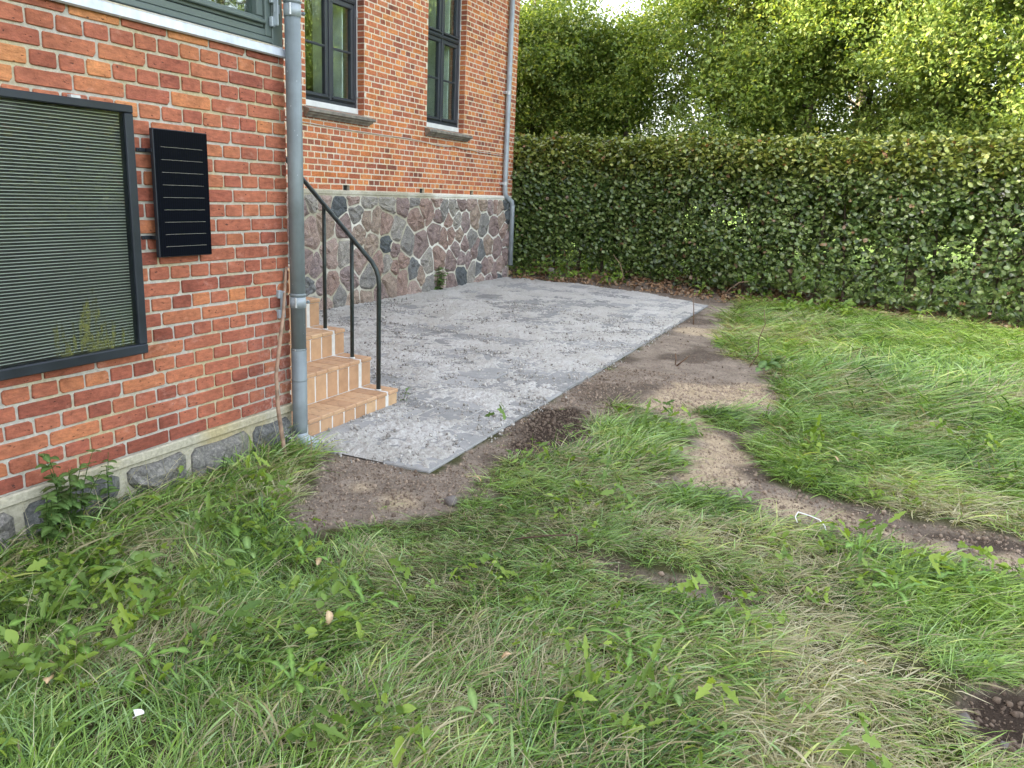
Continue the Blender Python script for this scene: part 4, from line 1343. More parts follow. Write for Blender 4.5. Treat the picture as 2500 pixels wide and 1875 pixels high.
# windows of the house
for (wa, wb, wz0, wz1) in (W1, W2):
    win = empty('window', (wa - HX1, 0, 0), house)
    Wd = wb - wa; D = 0.095; zt = 3.45
    MB().bbox(0.004, Wd - 0.004, D - 0.012, D + 0.05, 2.236, 2.298, 0.004).build('sealant_strip', M['white'], win)
    MB().bbox(Wd - 0.017, Wd - 0.003, D + 0.004, D + 0.03, 2.298, 4.7, 0.002).build('sealant_strip', M['white'], win)
    f = MB()
    f.bbox(0.004, 0.046, D, D + 0.10, 2.300, 4.70, 0.004); f.bbox(Wd - 0.058, Wd - 0.018, D, D + 0.10, 2.300, 4.70, 0.004)
    f.bbox(0.048, Wd - 0.060, D + 0.002, D + 0.10, 2.300, 2.335, 0.004)
    mid = Wd / 2 + 0.012
    f.bbox(mid - 0.017, mid + 0.017, D - 0.004, D + 0.10, 2.337, zt - 0.022, 0.004)
    f.bbox(0.047, Wd - 0.059, D - 0.010, D + 0.10, zt - 0.020, zt + 0.022, 0.005)
    f.bbox(0.047, Wd - 0.059, D - 0.018, D - 0.011, zt - 0.004, zt + 0.010, 0.002)
    f.bbox(mid - 0.017, mid + 0.017, D - 0.004, D + 0.10, zt + 0.024, 4.66, 0.004)
    f.bbox(0.047, Wd - 0.059, D, D + 0.10, 4.662, 4.70, 0.004)
    f.build('frame', M['dark_wood'], win)
    for (xa, xb) in ((0.050, mid - 0.020), (mid + 0.020, Wd - 0.062)):
        for (za, zb, bar) in ((2.340, zt - 0.025, True), (zt + 0.027, 4.655, False)):
            s_ = MB(); e = 0.052
            s_.bbox(xa, xb, D + 0.008, D + 0.06, za, za + e, 0.004); s_.bbox(xa, xb, D + 0.008, D + 0.06, zb - e, zb, 0.004)
            s_.bbox(xa, xa + e, D + 0.008, D + 0.06, za + e + 0.001, zb - e - 0.001, 0.004); s_.bbox(xb - e, xb, D + 0.008, D + 0.06, za + e + 0.001, zb - e - 0.001, 0.004)
            s_.bbox(xa + 0.015, xb - 0.01, D - 0.016, D + 0.006, za + 0.016, za + 0.030, 0.003)
            if bar: s_.bbox(xa + e + 0.001, xb - e - 0.001, D + 0.012, D + 0.045, 2.888, 2.912, 0.004)
            s_.build('sash', M['dark_wood'], win)
            ps = [(za + e, 2.887), (2.913, zb - e)] if bar else [(za + e, zb - e)]
            for (p0, p1) in ps:
                MB().box(xa + e, xb - e, D + 0.030, D + 0.036, p0, p1).build('pane', M['glass'], win)
    for zh in (2.42, 3.30, 3.62):
        MB().bbox(Wd - 0.030, Wd - 0.006, D - 0.012, D + 0.004, zh, zh + 0.085, 0.003).build('hinge', M['hinge'], win)
    # profiled stone sill
    prof = [(0.09, 2.236), (-0.105, 2.188), (-0.110, 2.160), (-0.080, 2.150), (-0.080, 2.138), (-0.050, 2.122), (-0.04, 2.108), (0.02, 2.108), (0.09, 2.108)]
    V_ = []; F_ = []
    for s_, xx in ((0, -0.085), (1, Wd + 0.085)):
        for (yp, zp) in prof:
            inset = (0.055 * (1 - min(1, max(0, (-yp + 0.0) / 0.11)))) * (1 if s_ == 0 else -1)
            V_.append((xx + inset, yp, zp))
    n = len(prof)
    F_ = [(k, (k + 1) % n, n + (k + 1) % n, n + k) for k in range(n)] + [tuple(range(n))[::-1], tuple(range(n, 2 * n))]
    sm_ = MB(); sm_.add(V_, F_)
    for k in range(1, n): sm_.m[k] = 1
    sm_.build('sill', [M['concrete'], M['concrete_dark']], win)
    # room seen through the panes
    rm = MB(); x0_, x1_ = -0.5, Wd + 0.9
    rm.add([(x0_, 0.32, 1.5), (x1_, 0.32, 1.5), (x1_, 3.2, 1.5), (x0_, 3.2, 1.5), (x0_, 0.32, 4.9), (x1_, 0.32, 4.9), (x1_, 3.2, 4.9), (x0_, 3.2, 4.9)],
           [(0, 3, 2, 1), (3, 7, 6, 2), (0, 4, 7, 3), (1, 2, 6, 5), (4, 5, 6, 7)])
    rm.build('room', M['room'], win, fix=False)
    rv = MB(); rv.box(Wd - 0.16, Wd - 0.14, D + 0.105, 0.62, 2.25, 4.7); rv.box(-0.05, Wd + 0.05, 0.30, 0.316, 2.2, 2.28)
    rv.build('inner_reveal', M['room_light'], win)
rf = MB()  # roof out of view, its height set by the shade it casts
rf.add([(q0 - 0.3, -0.5, 5.08), (0.25, -0.5, 5.08), (0.25, 4, 7.98), (q0 - 0.3, 4, 7.98), (0.25, 8.5, 5.08), (q0 - 0.3, 8.5, 5.08)], [(0, 1, 2, 3), (3, 2, 4, 5)])
rf.add([(q0 - 0.3, -0.5, 4.93), (0.25, -0.5, 4.93), (0.25, 4, 7.83), (q0 - 0.3, 4, 7.83), (0.25, 8.5, 4.93), (q0 - 0.3, 8.5, 4.93)], [(3, 2, 1, 0), (5, 4, 2, 3)])
rf.add([(0.25, -0.5, 4.93), (0.25, -0.5, 5.08), (0.25, 4, 7.98), (0.25, 4, 7.83), (0.25, 8.5, 5.08), (0.25, 8.5, 4.93)], [(0, 3, 2, 1), (3, 5, 4, 2)])
rf.add([(q0 - 0.3, -0.5, 4.93), (0.25, -0.5, 4.93), (0.25, -0.5, 5.08), (q0 - 0.3, -0.5, 5.08)], [(0, 1, 2, 3)])
rf.build('roof', M['roof'], house, fix=False)


# ------------------------------------------------------------------ downpipes
def ringtube(x_, y_, z0, z1, r, n=24): return tube([(x_, y_, z0), (x_, y_, z1)], r, n)


dp = thing('downpipe', 'thick grey zinc downpipe at the corner of the nearer brick wing', 'downpipe', (3.322, -0.075, 0))
pp = MB(); pp.add(*tube([(0, 0, 0.055), (0, 0, 0.12), (0, 0, 0.55)], [0.036, 0.0395, 0.0405], 28)); pp.build('lower_pipe', M['zinc'], dp, smooth=True)
pp = MB(); pp.add(*ringtube(0, 0, 0.545, 2.34, 0.0388, 28)); pp.build('middle_pipe', M['zinc'], dp, smooth=True)
pp = MB(); pp.add(*ringtube(0, 0, 2.33, 5.0, 0.0375, 28)); pp.build('upper_pipe', M['zinc'], dp, smooth=True)
for zc in (0.375, 0.545): 
    pp = MB(); pp.add(*tube([(0, 0, zc - 0.006), (0, 0, zc), (0, 0, zc + 0.006)], [0.0395, 0.0425, 0.0395], 28, False)); pp.build('seam', M['zinc'], dp, smooth=True)
sh_ = MB(); sh_.add(*tube([(0, 0, 0.075), (0.0, -0.004, 0.05), (0.012, -0.03, 0.02), (0.04, -0.07, -0.012)], [0.038, 0.040, 0.046, 0.05], 20)); sh_.build('shoe', M['zinc_light'], dp, smooth=True)
for zc, up in ((0.80, False), (2.225, True)):
    br_ = empty('bracket', (0, 0, zc), dp)
    b = MB(); b.add(*tube([(0, 0, -0.030), (0, 0, 0.026)], 0.0418, 28)); b.build('clamp_band', M['zinc_light'], br_, smooth=True)
    b = MB(); b.add(*tube([(0, 0, 0.030), (0, 0, 0.038), (0, 0, 0.046)], [0.0385, 0.0465, 0.0385], 28, False)); b.build('bead', M['zinc'], br_, smooth=True)
    b = MB()
    b.bbox(-0.072, -0.036, 0.045, 0.052, -0.022, 0.018, 0.002); b.bbox(-0.085, -0.06, 0.052, 0.072, 0.02, 0.062, 0.003); b.bbox(-0.085, -0.06, 0.052, 0.072, -0.085, -0.04, 0.003)
    b.bbox(-0.070, -0.062, 0.030, 0.060, -0.08, 0.06, 0.002)
    b.build('wall_bracket', M['zinc_light'], br_)
    b = MB(); b.add(*tube([(-0.040, -0.020, -0.026), (-0.040, -0.020, -0.012), (-0.040, -0.020, -0.011), (-0.040, -0.020, 0.011), (-0.040, -0.020, 0.012), (-0.040, -0.020, 0.026)], [0.006, 0.006, 0.0045, 0.0045, 0.006, 0.006], 8)); b.build('hinge_pin', M['hinge'], br_)
    b = MB(); b.add(*tube([(0.036, -0.02, -0.005), (0.05, -0.022, -0.005), (0.0501, -0.022, -0.005), (0.060, -0.024, -0.005)], [0.004, 0.004, 0.009, 0.009], 6)); b.build('bolt', M['zinc'], br_)

d2 = thing('downpipe', 'slim grey downpipe at the far corner of the house by the hedge', 'downpipe', (12.06, 2.90, 0))
p_ = [(0.0, 0, 5.6), (0.005, 0, 1.50), (0.005, -0.005, 1.40), (0.03, -0.02, 1.34), (0.16, -0.055, 1.27), (0.19, -0.06, 1.20), (0.21, -0.06, 0.22)]
pm = MB(); pm.add(*tube(p_, 0.040, 16)); pm.build('pipe', M['zinc_light'], d2, smooth=True)
for zc in (2.95, 1.55):
    b = MB(); b.add(*ringtube(0.003, 0, zc - 0.03, zc + 0.03, 0.044, 16)); b.bbox(-0.09, -0.03, 0.0, 0.06, zc - 0.02, zc + 0.02, 0.003); b.build('bracket', M['hinge'], d2, smooth=False)

# cable along the house wall
cb = [(4.0, 2.06), (7.065, 2.046), (7.592, 2.036), (8.107, 2.033), (8.733, 2.034), (9.2, 2.036), (9.501, 2.026), (9.759, 2.008), (10.098, 2.000), (10.25, 2.004), (10.381, 2.024), (10.5, 2.015), (10.68, 2.004), (10.992, 2.006), (11.2, 1.99), (11.49, 1.992), (11.8, 1.985), (12.02, 1.990)]
cbm = MB(); cbm.add(*tube([(a - 12.02, -0.014 + 0.003 * math.sin(a * 7), b) for a, b in cb], 0.0058, 6)); o = cbm.build('wall_cable', M['cable'], None, (12.02, HY, 0), smooth=True)
tag(o, 'thin pale cable sagging along the brick wall below the windows', 'cable')

# ------------------------------------------------------------------ solar air collector and small panel on the annex
sp = thing('solar_air_collector', 'large dark framed glazed panel with pale horizontal stripes, mounted on brick', 'solar collector', (2.367, -0.0, 0.68))
W_ = 1.30; H_ = 1.00
f = MB(); e = 0.040
f.bbox(-W_, 0, -0.068, -0.010, 0, e, 0.004); f.bbox(-W_, 0, -0.068, -0.010, H_ - e * 0.75, H_, 0.004)
f.bbox(-e, -0.0005, -0.067, -0.010, e + 0.0005, H_ - e * 0.75 - 0.0005, 0.004); f.bbox(-W_ + 0.0005, -W_ + e, -0.067, -0.010, e + 0.0005, H_ - e * 0.75 - 0.0005, 0.004)
f.build('frame', M['slate_metal'], sp)
MB().box(-W_ + e, -e, -0.030, -0.012, e, H_ - e * 0.75).build('backing', M['black'], sp)
sm0 = MB(); sm0.box(-W_ / 2 + e + 0.004, W_ / 2 - e - 0.004, -0.0015, 0.0015, -0.0014, 0.0014)
sme_ = sm0.mesh('slat', M['stripe'])
nsl = 77
for k in range(nsl):
    z_ = e + 0.010 + (H_ - e * 1.75 - 0.02) * k / (nsl - 1)
    link('slat', sme_, sp, (-W_ / 2, -0.034, z_))


def olive_film_mat():
    t = NT('olive_film')  # olive film, densest low down around one spot, broken by streaks
    n = t.noise(26, 5, 0.7); st = t.noise(16, 3, 0.5, t.n('VectorMath', {0: t.pos(), 1: (3.0, 1, 0.55)}, operation='MULTIPLY').outputs[0])
    sep = t.n('SeparateXYZ', {0: t.pos()})
    dx = t.math('ABSOLUTE', t.math('SUBTRACT', sep.outputs[0], 2.13)); 
    dz = t.math('SUBTRACT', sep.outputs[2], 0.72)
    a = t.math('SUBTRACT', t.math('SUBTRACT', 0.30, t.math('MULTIPLY', dx, 1.2)), dz)
    a = t.math('ADD', t.math('MULTIPLY', a, 2.4), t.math('MULTIPLY', t.math('SUBTRACT', st, 0.5), 2.2))
    fac = t.math('MULTIPLY', t.ramp(a, [(0.2, 0.0), (0.5, 1.0)]), t.ramp(n, [(0.4, 0.0), (0.55, 0.75)]))
    d = t.bsdf((0.20, 0.19, 0.06), 0.8); tr = t.n('BsdfTransparent')
    return t.done(t.n('MixShader', {0: fac, 1: tr.outputs[0], 2: d}).outputs[0])


MB().add([(-0.55, -0.0372, e), (-e, -0.0372, e), (-e, -0.0372, 0.45), (-0.55, -0.0372, 0.45)], [(0, 1, 2, 3)]).build('olive_film', olive_film_mat(), sp)
MB().box(-W_ + e, -e, -0.054, -0.050, e, H_ - e * 0.75).build('pane', M['glass_flat'], sp)
b = MB(); b.bbox(-0.24, -0.20, -0.03, -0.004, H_ + 0.001, H_ + 0.014, 0.002); b.build('clip', M['hinge'], sp)

pv = thing('photovoltaic_module', 'small upright black solar panel with silver lines beside the larger panel', 'solar panel', (2.462, 0, 1.075))
f = MB(); f.bbox(0, 0.293, -0.058, -0.036, 0, 0.53, 0.003); f.build('body', M['slate_metal'], pv)
MB().box(0.004, 0.289, -0.0605, -0.0582, 0.004, 0.526).build('cell_glass', M['pv'], pv)
for k in range(9):
    MB().box(0.034, 0.259, -0.0618, -0.0608, 0.045 + 0.0515 * k, 0.0460 + 0.0515 * k).build('silver_line', M['cell_line'], pv)
for (bx, bz) in ((-0.045, 0.44), (-0.045, 0.083), (0.293, 0.44), (0.293, 0.083)):
    b = MB(); b.bbox(bx, bx + 0.045, -0.012, -0.004, bz - 0.008, bz + 0.008, 0.002)
    x_ = bx + (0.043 if bx < 0 else 0.002); b.bbox(x_ - 0.002, x_ + 0.002, -0.05, -0.012, bz - 0.008, bz + 0.008, 0.001)
    b.add(*tube([(bx + 0.012 if bx < 0 else bx + 0.033, -0.012, bz), (bx + 0.012 if bx < 0 else bx + 0.033, -0.016, bz)], 0.004, 6))
    b.build('bracket', M['slate_metal'], pv)

# ------------------------------------------------------------------ steps with terracotta tiles
st = thing('tiled_steps', 'terracotta tiled steps with white joints beside the thick downpipe', 'steps', (4.385, 0, 0))
TZ = [0.102, 0.292, 0.462, 0.648, 0.835, 1.02, 1.20]; TY = [-0.022, 0.192, 0.408, 0.616, 0.83, 1.045, 1.26]
core = MB()
for k in range(7):
    y0 = TY[k] + 0.0105
    y1 = TY[k + 1] + 0.0155 if k < 6 else 2.90
    core.box(-1.04, -0.006, y0, y1, -0.08, TZ[k] - 0.003)
core.build('grout_core', M['grout'], st)
tile_r = lambda: float(np.clip(R.gauss(0.45, 0.2), 0, 1))
for k in range(5):
    zt_ = TZ[k]; yn = TY[k]; zb_ = TZ[k - 1] if k else -0.03
    x_ = -1.035; edges = []
    while x_ < -0.13: edges.append((x_, min(x_ + 0.1055, -0.122))); x_ += 0.1135
    edges.append((-0.103, 0.0))
    for (a, b_) in edges:
        if b_ - a < 0.03: continue
        rr = tile_r()
        q = MB(); q.bbox(a - 0.003, b_ + (0.003 if b_ < -0.13 else 0), yn, TY[k + 1] + 0.010 if k < 6 else 1.4, zt_ - 0.026, zt_, 0.005, rr); q.build('tread_tile', M['tile'], st)
        rr = tile_r() if R.random() > 0.1 else 1.0
        q = MB(); q.bbox(a + 0.001, b_ - 0.004 if b_ == 0.0 else b_ - 0.001, yn + 0.008, yn + 0.020, zb_ + 0.001, zt_ - 0.029, 0.003, rr); q.build('riser_tile', M['tile'], st)
# side cladding of the free end
for k in range(7):
    q = MB(); q.bbox(-0.0055, 0.0, TY[k] + 0.022, (TY[k + 1] + 0.02) if k < 6 else 2.9, -0.05, TZ[k] - 0.03, 0.002, 0.4); q.build('side_tile', M['tile'], st)

rl = thing('handrail', 'dark green tubular metal handrail with three posts on the tiled steps', 'handrail', (4.275, 0, 0))
b = MB()
path = [(0, 0.062, 0.10), (0, 0.062, 0.80), (0, 0.066, 0.845), (0, 0.085, 0.895), (0, 0.115, 0.938), (0, 0.66, 1.437), (0, 1.22, 1.95), (0, 1.30, 2.0), (0, 1.4, 2.03), (0, 2.9, 2.03)]
b.add(*tube(path, 0.0148, 14)); b.build('top_rail', M['rail'], rl, smooth=True)
for (yp, z0_) in ((0.272, 0.292), (0.492, 0.462), (1.4, 1.2)):
    zt_ = 0.938 + (yp - 0.115) * 0.9156 if yp < 1.3 else 2.02
    b = MB(); b.add(*tube([(0, yp, z0_ - 0.01), (0, yp, zt_)], 0.0128, 12)); b.build('post', M['rail'], rl, smooth=True)
for (yp, z0_) in ((0.062, 0.102), (0.272, 0.292), (0.492, 0.462)):
    b = MB(); b.add(*tube([(0, yp, z0_ - 0.001), (0, yp, z0_ + 0.006)], [0.021, 0.017], 10)); b.build('mortar_collar', M['grout'], rl, smooth=True)

# ------------------------------------------------------------------ stick leaning by the downpipe
b = MB(); b.add(*tube([(0, 0.14, 0.98), (-0.03, 0.125, 0.88), (-0.075, 0.10, 0.75), (-0.135, 0.075, 0.62), (-0.20, 0.05, 0.45), (-0.215, 0.03, 0.28), (-0.21, 0.0, 0.05), (-0.205, -0.005, -0.02)],
                      [0.006, 0.008, 0.0085, 0.010, 0.0095, 0.0105, 0.011, 0.011], 8))
o = b.build('leaning_stick', M['stick'], None, (3.30, -0.16, 0), smooth=True)
tag(o, 'long bent brown stick leaning on the brick wall behind the downpipe', 'stick')


# ------------------------------------------------------------------ leaf shapes
def leaf_mesh(name, mat, L, W_, kind, rs, curl=0.3, n=9):
    V_ = []; F_ = []; rib = []
    fold = rs.uniform(0.1, 0.35)
    for k in range(n + 1):
        t = k / n
        if kind == 'dock': w_ = math.sin(math.pi * min(1, t * 0.92 + 0.05)) ** 0.7
        elif kind == 'dandelion':
            w_ = (0.25 + 0.75 * t ** 0.8) * (1 - t ** 5) * (1.0 if k % 2 else 0.45)
            if t > 0.8: w_ = 0.95 * (1 - ((t - 0.8) / 0.2) ** 2 * 0.9)
        elif kind == 'nettle': w_ = (math.sin(math.pi * (t ** 0.75) * 0.97 + 0.03) ** 0.9) * (1.0 if k % 2 else 0.84)
        else: w_ = (math.sin(math.pi * min(1, t * 0.95 + 0.04)) ** 0.6) * (1 if k % 2 else 0.75)
        w_ = max(w_, 0.05 if kind != 'dead' else 0.1) * W_ / 2
        if kind == 'dandelion' and k % 2 == 0 and t < 0.8: back = -0.02 * L
        else: back = 0
        x_ = L * t; z_ = math.sin(t * math.pi * 0.75) * L * curl - t * t * L * curl * 0.6
        j = rs.uniform(-0.12, 0.12) * W_ * (0.5 if kind != 'dead' else 1.2)
        V_ += [(x_ + back, -w_, z_ + w_ * fold + j * 0.4), (x_, 0, z_), (x_ + back, w_, z_ + w_ * fold - j * 0.4)]
        rib += [0, 1, 0]
    for k in range(n):
        a = k * 3
        F_ += [(a, a + 1, a + 4, a + 3), (a + 1, a + 2, a + 5, a + 4)]
    return npmesh(name, V_, F_, mat, True, dict(rib=rib))


LS = np.random.RandomState(55)
LM = {k: [leaf_mesh(k + '_leaf', M[m_], L_, W_, k, LS, cu) for _ in range(4)] for k, m_, L_, W_, cu in
      (('dandelion', 'dandelion', 0.15, 0.052, 0.22), ('dock', 'dock', 0.15, 0.055, 0.25), ('nettle', 'nettle', 0.062, 0.044, 0.1), ('dead', 'deadleaf', 0.07, 0.045, 0.35))}


def hgt(x_, y_): return float(height(np.array([x_]), np.array([y_]))[0])


def rosette(x_, y_, kind, n, s_, label, group=None, up=0.4):
    name = {'dandelion': 'dandelion_plant', 'dock': 'dock_plant'}[kind]
    t = thing(name, label, 'weed', (x_, y_, hgt(x_, y_) + 0.045), group)
    a0 = LS.uniform(0, 6.28)
    for k in range(n):
        a = a0 + 2 * math.pi * k / n + LS.uniform(-0.35, 0.35)
        o = link('leaf', LM[kind][LS.randint(4)], t, (0.01 * math.cos(a), 0.01 * math.sin(a), 0.0), (LS.uniform(-0.3, 0.3), -LS.uniform(-0.15, up), a))
        q = 0.92 * s_ * LS.uniform(0.55, 1.15); o.scale = (q, q, q)
    return t


WEEDS = [(1.45, -0.60, 'dandelion', 7, 1.05, 'dandelion with long toothed leaves at the left edge below the nettles'),
         (1.36, -0.80, 'dandelion', 7, 1.0, 'dandelion with toothed leaves low at the left edge of the grass'),
         (1.66, -0.40, 'dandelion', 6, 1.1, 'leafy dandelion just in front of the wall stones at far left'),
         (1.85, -0.53, 'dock', 5, 0.95, 'broad-leaved dock with pale smooth leaves left of centre foreground'),
         (1.62, -0.84, 'dandelion', 6, 1.0, 'dandelion with upright serrated leaves in front of the pale dock'),
         (1.45, -1.05, 'dandelion', 5, 0.9, 'small dandelion among straw in the left foreground'),
         (2.28, -0.58, 'dandelion', 5, 0.95, 'toothed dandelion standing in tall grass below the brick wing corner'),
         (2.12, -0.82, 'dock', 4, 0.6, 'small smooth-leaved weed in grass between wall corner and bare soil'),
         (2.18, -1.04, 'dandelion', 5, 0.8, 'dandelion flopped sideways next to a brown dead leaf'),
         (2.47, -0.55, 'dandelion', 6, 0.7, 'bright weed on the grass edge beside the bare soil and downpipe'),
         (1.56, -1.50, 'dandelion', 5, 0.85, 'dandelion with single long leaf in bottom left foreground'),
         (2.18, -2.30, 'dandelion', 5, 0.85, 'bright green dandelion in middle foreground grass'),
         (2.42, -2.42, 'dandelion', 3, 0.6, 'single yellowish weed leaf right of the middle foreground'),
         (2.02, -2.46, 'dock', 3, 0.65, 'dark glossy dock leaves in the lower middle foreground'),
         (1.68, -2.02, 'dock', 4, 0.6, 'low broad weed near the bottom edge, left of middle'),
         (3.05, -3.06, 'dandelion', 6, 0.8, 'dandelion with drooping leaf at the right, below the wheel track'),
         (3.36, -2.92, 'dandelion', 5, 0.75, 'flattened weed below the white wire hoop'),
         (3.30, -3.30, 'dandelion', 6, 0.85, 'cluster of pale weed leaves at right edge below the track'),
         (3.70, -2.40, 'dock', 4, 0.6, 'pale leaves on the grass just left of the sandy track'),
         (2.02, -1.42, 'dandelion', 4, 0.8, 'weed beside the large curled dead leaf')]
for wv in WEEDS: rosette(*wv)


def nettle(x_, y_, h_, n, label, name='nettle_plant', s_=1.0, lean=(0, -0.15)):
    t = thing(name, label, 'weed', (x_, y_, hgt(x_, y_)))
    for q in range(n):
        hh = h_ * LS.uniform(0.65, 1.0); a = LS.uniform(0, 6.28); r = LS.uniform(0, 0.07) if n > 1 else 0
        bx, by = r * math.cos(a), r * math.sin(a) * 0.5; lx, ly = lean[0] + LS.uniform(-0.25, 0.25), lean[1] + LS.uniform(-0.15, 0.1)
        P_ = [(bx + lx * hh * u * u, by + ly * hh * u * u, hh * u) for u in np.linspace(0, 1, 6)]
        b = MB(); b.add(*tube(P_, [0.0028, 0.0026, 0.0023, 0.002, 0.0016, 0.001], 5)); b.build('stem', M['nettle'], t)
        k = 0; u = 0.15
        while u < 1.0:
            c = [bx + lx * hh * u * u, by + ly * hh * u * u, hh * u]
            for sgn in (0, math.pi):
                an = sgn + (math.pi / 2 if k % 2 else 0) + LS.uniform(-0.4, 0.4)
                o = link('leaf', LM['nettle'][LS.randint(4)], t, c, (LS.uniform(-0.3, 0.3), LS.uniform(-0.1, 0.5), an))
                z_ = s_ * LS.uniform(0.8, 1.25) * (1.0 - 0.4 * u); o.scale = (z_,) * 3
            u += 0.042 / hh * LS.uniform(0.8, 1.2); k += 1
    return t


nettle(1.93, -0.075, 0.38, 9, 'tall bushy nettle clump in front of the brick wing at left', s_=1.15)
nettle(2.14, -0.06, 0.34, 2, 'slender nettle stem against the wall stones, right of the bushy clump', s_=0.9)
nettle(1.80, -0.12, 0.27, 6, 'low nettle growing at the foot of the wall at the far left edge', s_=1.0)
nettle(2.70, -0.12, 0.17, 2, 'feathery green weed by the wall stones left of the leaning stick', s_=0.8)
t_ = nettle(9.9, 2.86, 0.42, 4, 'leafy weed growing from a crack at the foot of the fieldstone base', 'ivy_weed', 1.7, (0.1, -0.1))
t_ = nettle(4.46, -0.02, 0.11, 1, 'tiny green seedling beside the lowest tiled step', 'seedling', 0.8)

# tall hay stalks by the wall, dandelion seed heads
rs = np.random.RandomState(77)


def stalk(rs):
    V_ = []; F_ = []; bt = []; br = []
    L_ = rs.uniform(0.28, 0.5); a = 0; e = rs.uniform(0.9, 1.4); p = np.array([0, 0, 0.0]); r = rs.rand(); seg = 8
    for k in range(seg + 1):
        t = k / seg; w_ = 0.0011 * (1 - 0.6 * t) + 0.0002
        V_ += [p - np.array([0, w_, 0]), p + np.array([0, w_, 0]), p + np.array([0, 0, w_ * 1.6])]; bt += [t] * 3; br += [r] * 3
        p = p + np.array([math.cos(e), 0, math.sin(e)]) * L_ / seg; e -= rs.uniform(0.05, 0.2)
    for k in range(seg):
        for q in range(3):
            a_, b_ = 3 * k + q, 3 * k + (q + 1) % 3
            F_ += [(a_, b_, b_ + 3), (a_, b_ + 3, a_ + 3)]
    for q in range(16):
        t = rs.uniform(0.72, 1.0); i = int(t * seg) * 3; c = np.array(V_[min(i, len(V_) - 3)]) + rs.uniform(-0.008, 0.008, 3)
        d = rs.normal(0, 1, 3); d /= np.linalg.norm(d); b = len(V_)
        V_ += [c, c + d * 0.008 + [0, 0, 0.002], c + d * 0.014]; bt += [1] * 3; br += [r] * 3; F_.append((b, b + 1, b + 2))
    return np.array(V_), np.array(F_), dict(bt=bt, br=br)


SV = []
for k in range(6): addvar(SV, 'hay_stalk', stalk(rs), M['grass'])
x = np.concatenate([rs.uniform(1.45, 3.2, 46), rs.uniform(0.9, 1.8, 26), rs.uniform(1.6, 3.2, 22)])
y = np.concatenate([rs.uniform(-0.28, -0.05, 46), rs.uniform(-1.2, -0.5, 26), rs.uniform(-3.2, -1.0, 22)])
k = (dirt_mask(x, y) < 0.3)
x, y = x[k], y[k]; n = len(x)
o = scatter('hay_stalks', np.stack([x, y, height(x, y)], -1), np.stack([rs.normal(0, 0.15, n), rs.normal(0, 0.2, n), rs.uniform(-2.2, 1.5, n)], -1), rs.uniform(0.55, 1.0, n),
            rs.randint(0, 6, n), dict(rn=rs.rand(n), dry=np.full(n, 0.9), tone=np.zeros(n)), SV, label='thin dry seeding grass stalks by the wall and among the lawn')
o['category'] = 'grass'


# small broad leaves mixed into the lawn
def leaf_clump(rs, n, L, W_, R_, up, droop=0.3, lobed=False, flat=True):
    V_ = []; F_ = []; br = []
    for _ in range(n):
        c = np.array([rs.normal(0, R_), rs.normal(0, R_), rs.normal(0, R_ * (0.3 if flat else 0.9))])
        nrm = np.array([rs.normal(0, 1), rs.normal(0, 1), up]); nrm /= np.linalg.norm(nrm)
        d = rs.normal(0, 1, 3); d[2] -= droop; d -= nrm * (d @ nrm); d /= np.linalg.norm(d); s_ = np.cross(nrm, d)
        l = L * rs.uniform(0.65, 1.2); w_ = W_ * rs.uniform(0.75, 1.15) / 2; f = nrm * l * rs.uniform(0.04, 0.16)
        b = len(V_)
        if lobed:
            prof = [(0.0, 0.08), (0.12, 0.55), (0.38, 0.42), (0.45, 1.0), (0.62, 0.45), (0.72, 0.5)]
        else:
            prof = [(0.0, 0.08), (0.25, 0.85), (0.55, 1.0), (0.82, 0.6)]
        for (u, q) in prof:
            V_ += [c + d * l * u - s_ * w_ * q + f * q, c + d * l * u, c + d * l * u + s_ * w_ * q + f * q]
        V_.append(c + d * l - f * 0.5)
        r = rs.rand(); m_ = len(prof)
        br += [r] * (3 * m_ + 1)
        for k in range(m_ - 1):
            a = b + 3 * k
            F_ += [(a, a + 1, a + 4), (a, a + 4, a + 3), (a + 1, a + 2, a + 5), (a + 1, a + 5, a + 4)]
        a = b + 3 * (m_ - 1); F_ += [(a, a + 1, b + 3 * m_), (a + 1, a + 2, b + 3 * m_)]
    return np.array(V_), np.array(F_), dict(br=br, bt=[0.5] * len(br))


rs = np.random.RandomState(91)
WV = []
for k in range(5): addvar(WV, 'small_weed', leaf_clump(rs, 6, 0.035, 0.024, 0.022, 1.8), M['weed_leaf'])
for k in range(3): addvar(WV, 'lobed_weed', leaf_clump(rs, 5, 0.075, 0.035, 0.03, 1.6, lobed=True), M['weed_leaf'])
x, y = scatter_points(0.9, 4.2, -4.4, -0.05, 60, rs)
k = inview(x, y) & ~excl(x, y) & (dirt_mask(x, y) < 0.25) & (rs.rand(len(x)) < sstep(0.42, 0.62, fbm(x, y, 1.4, 3, 33)) + 0.6 * np.exp(-((x - 3.35) ** 2 / 0.08)) * (y < -2.6))
x, y = x[k], y[k]
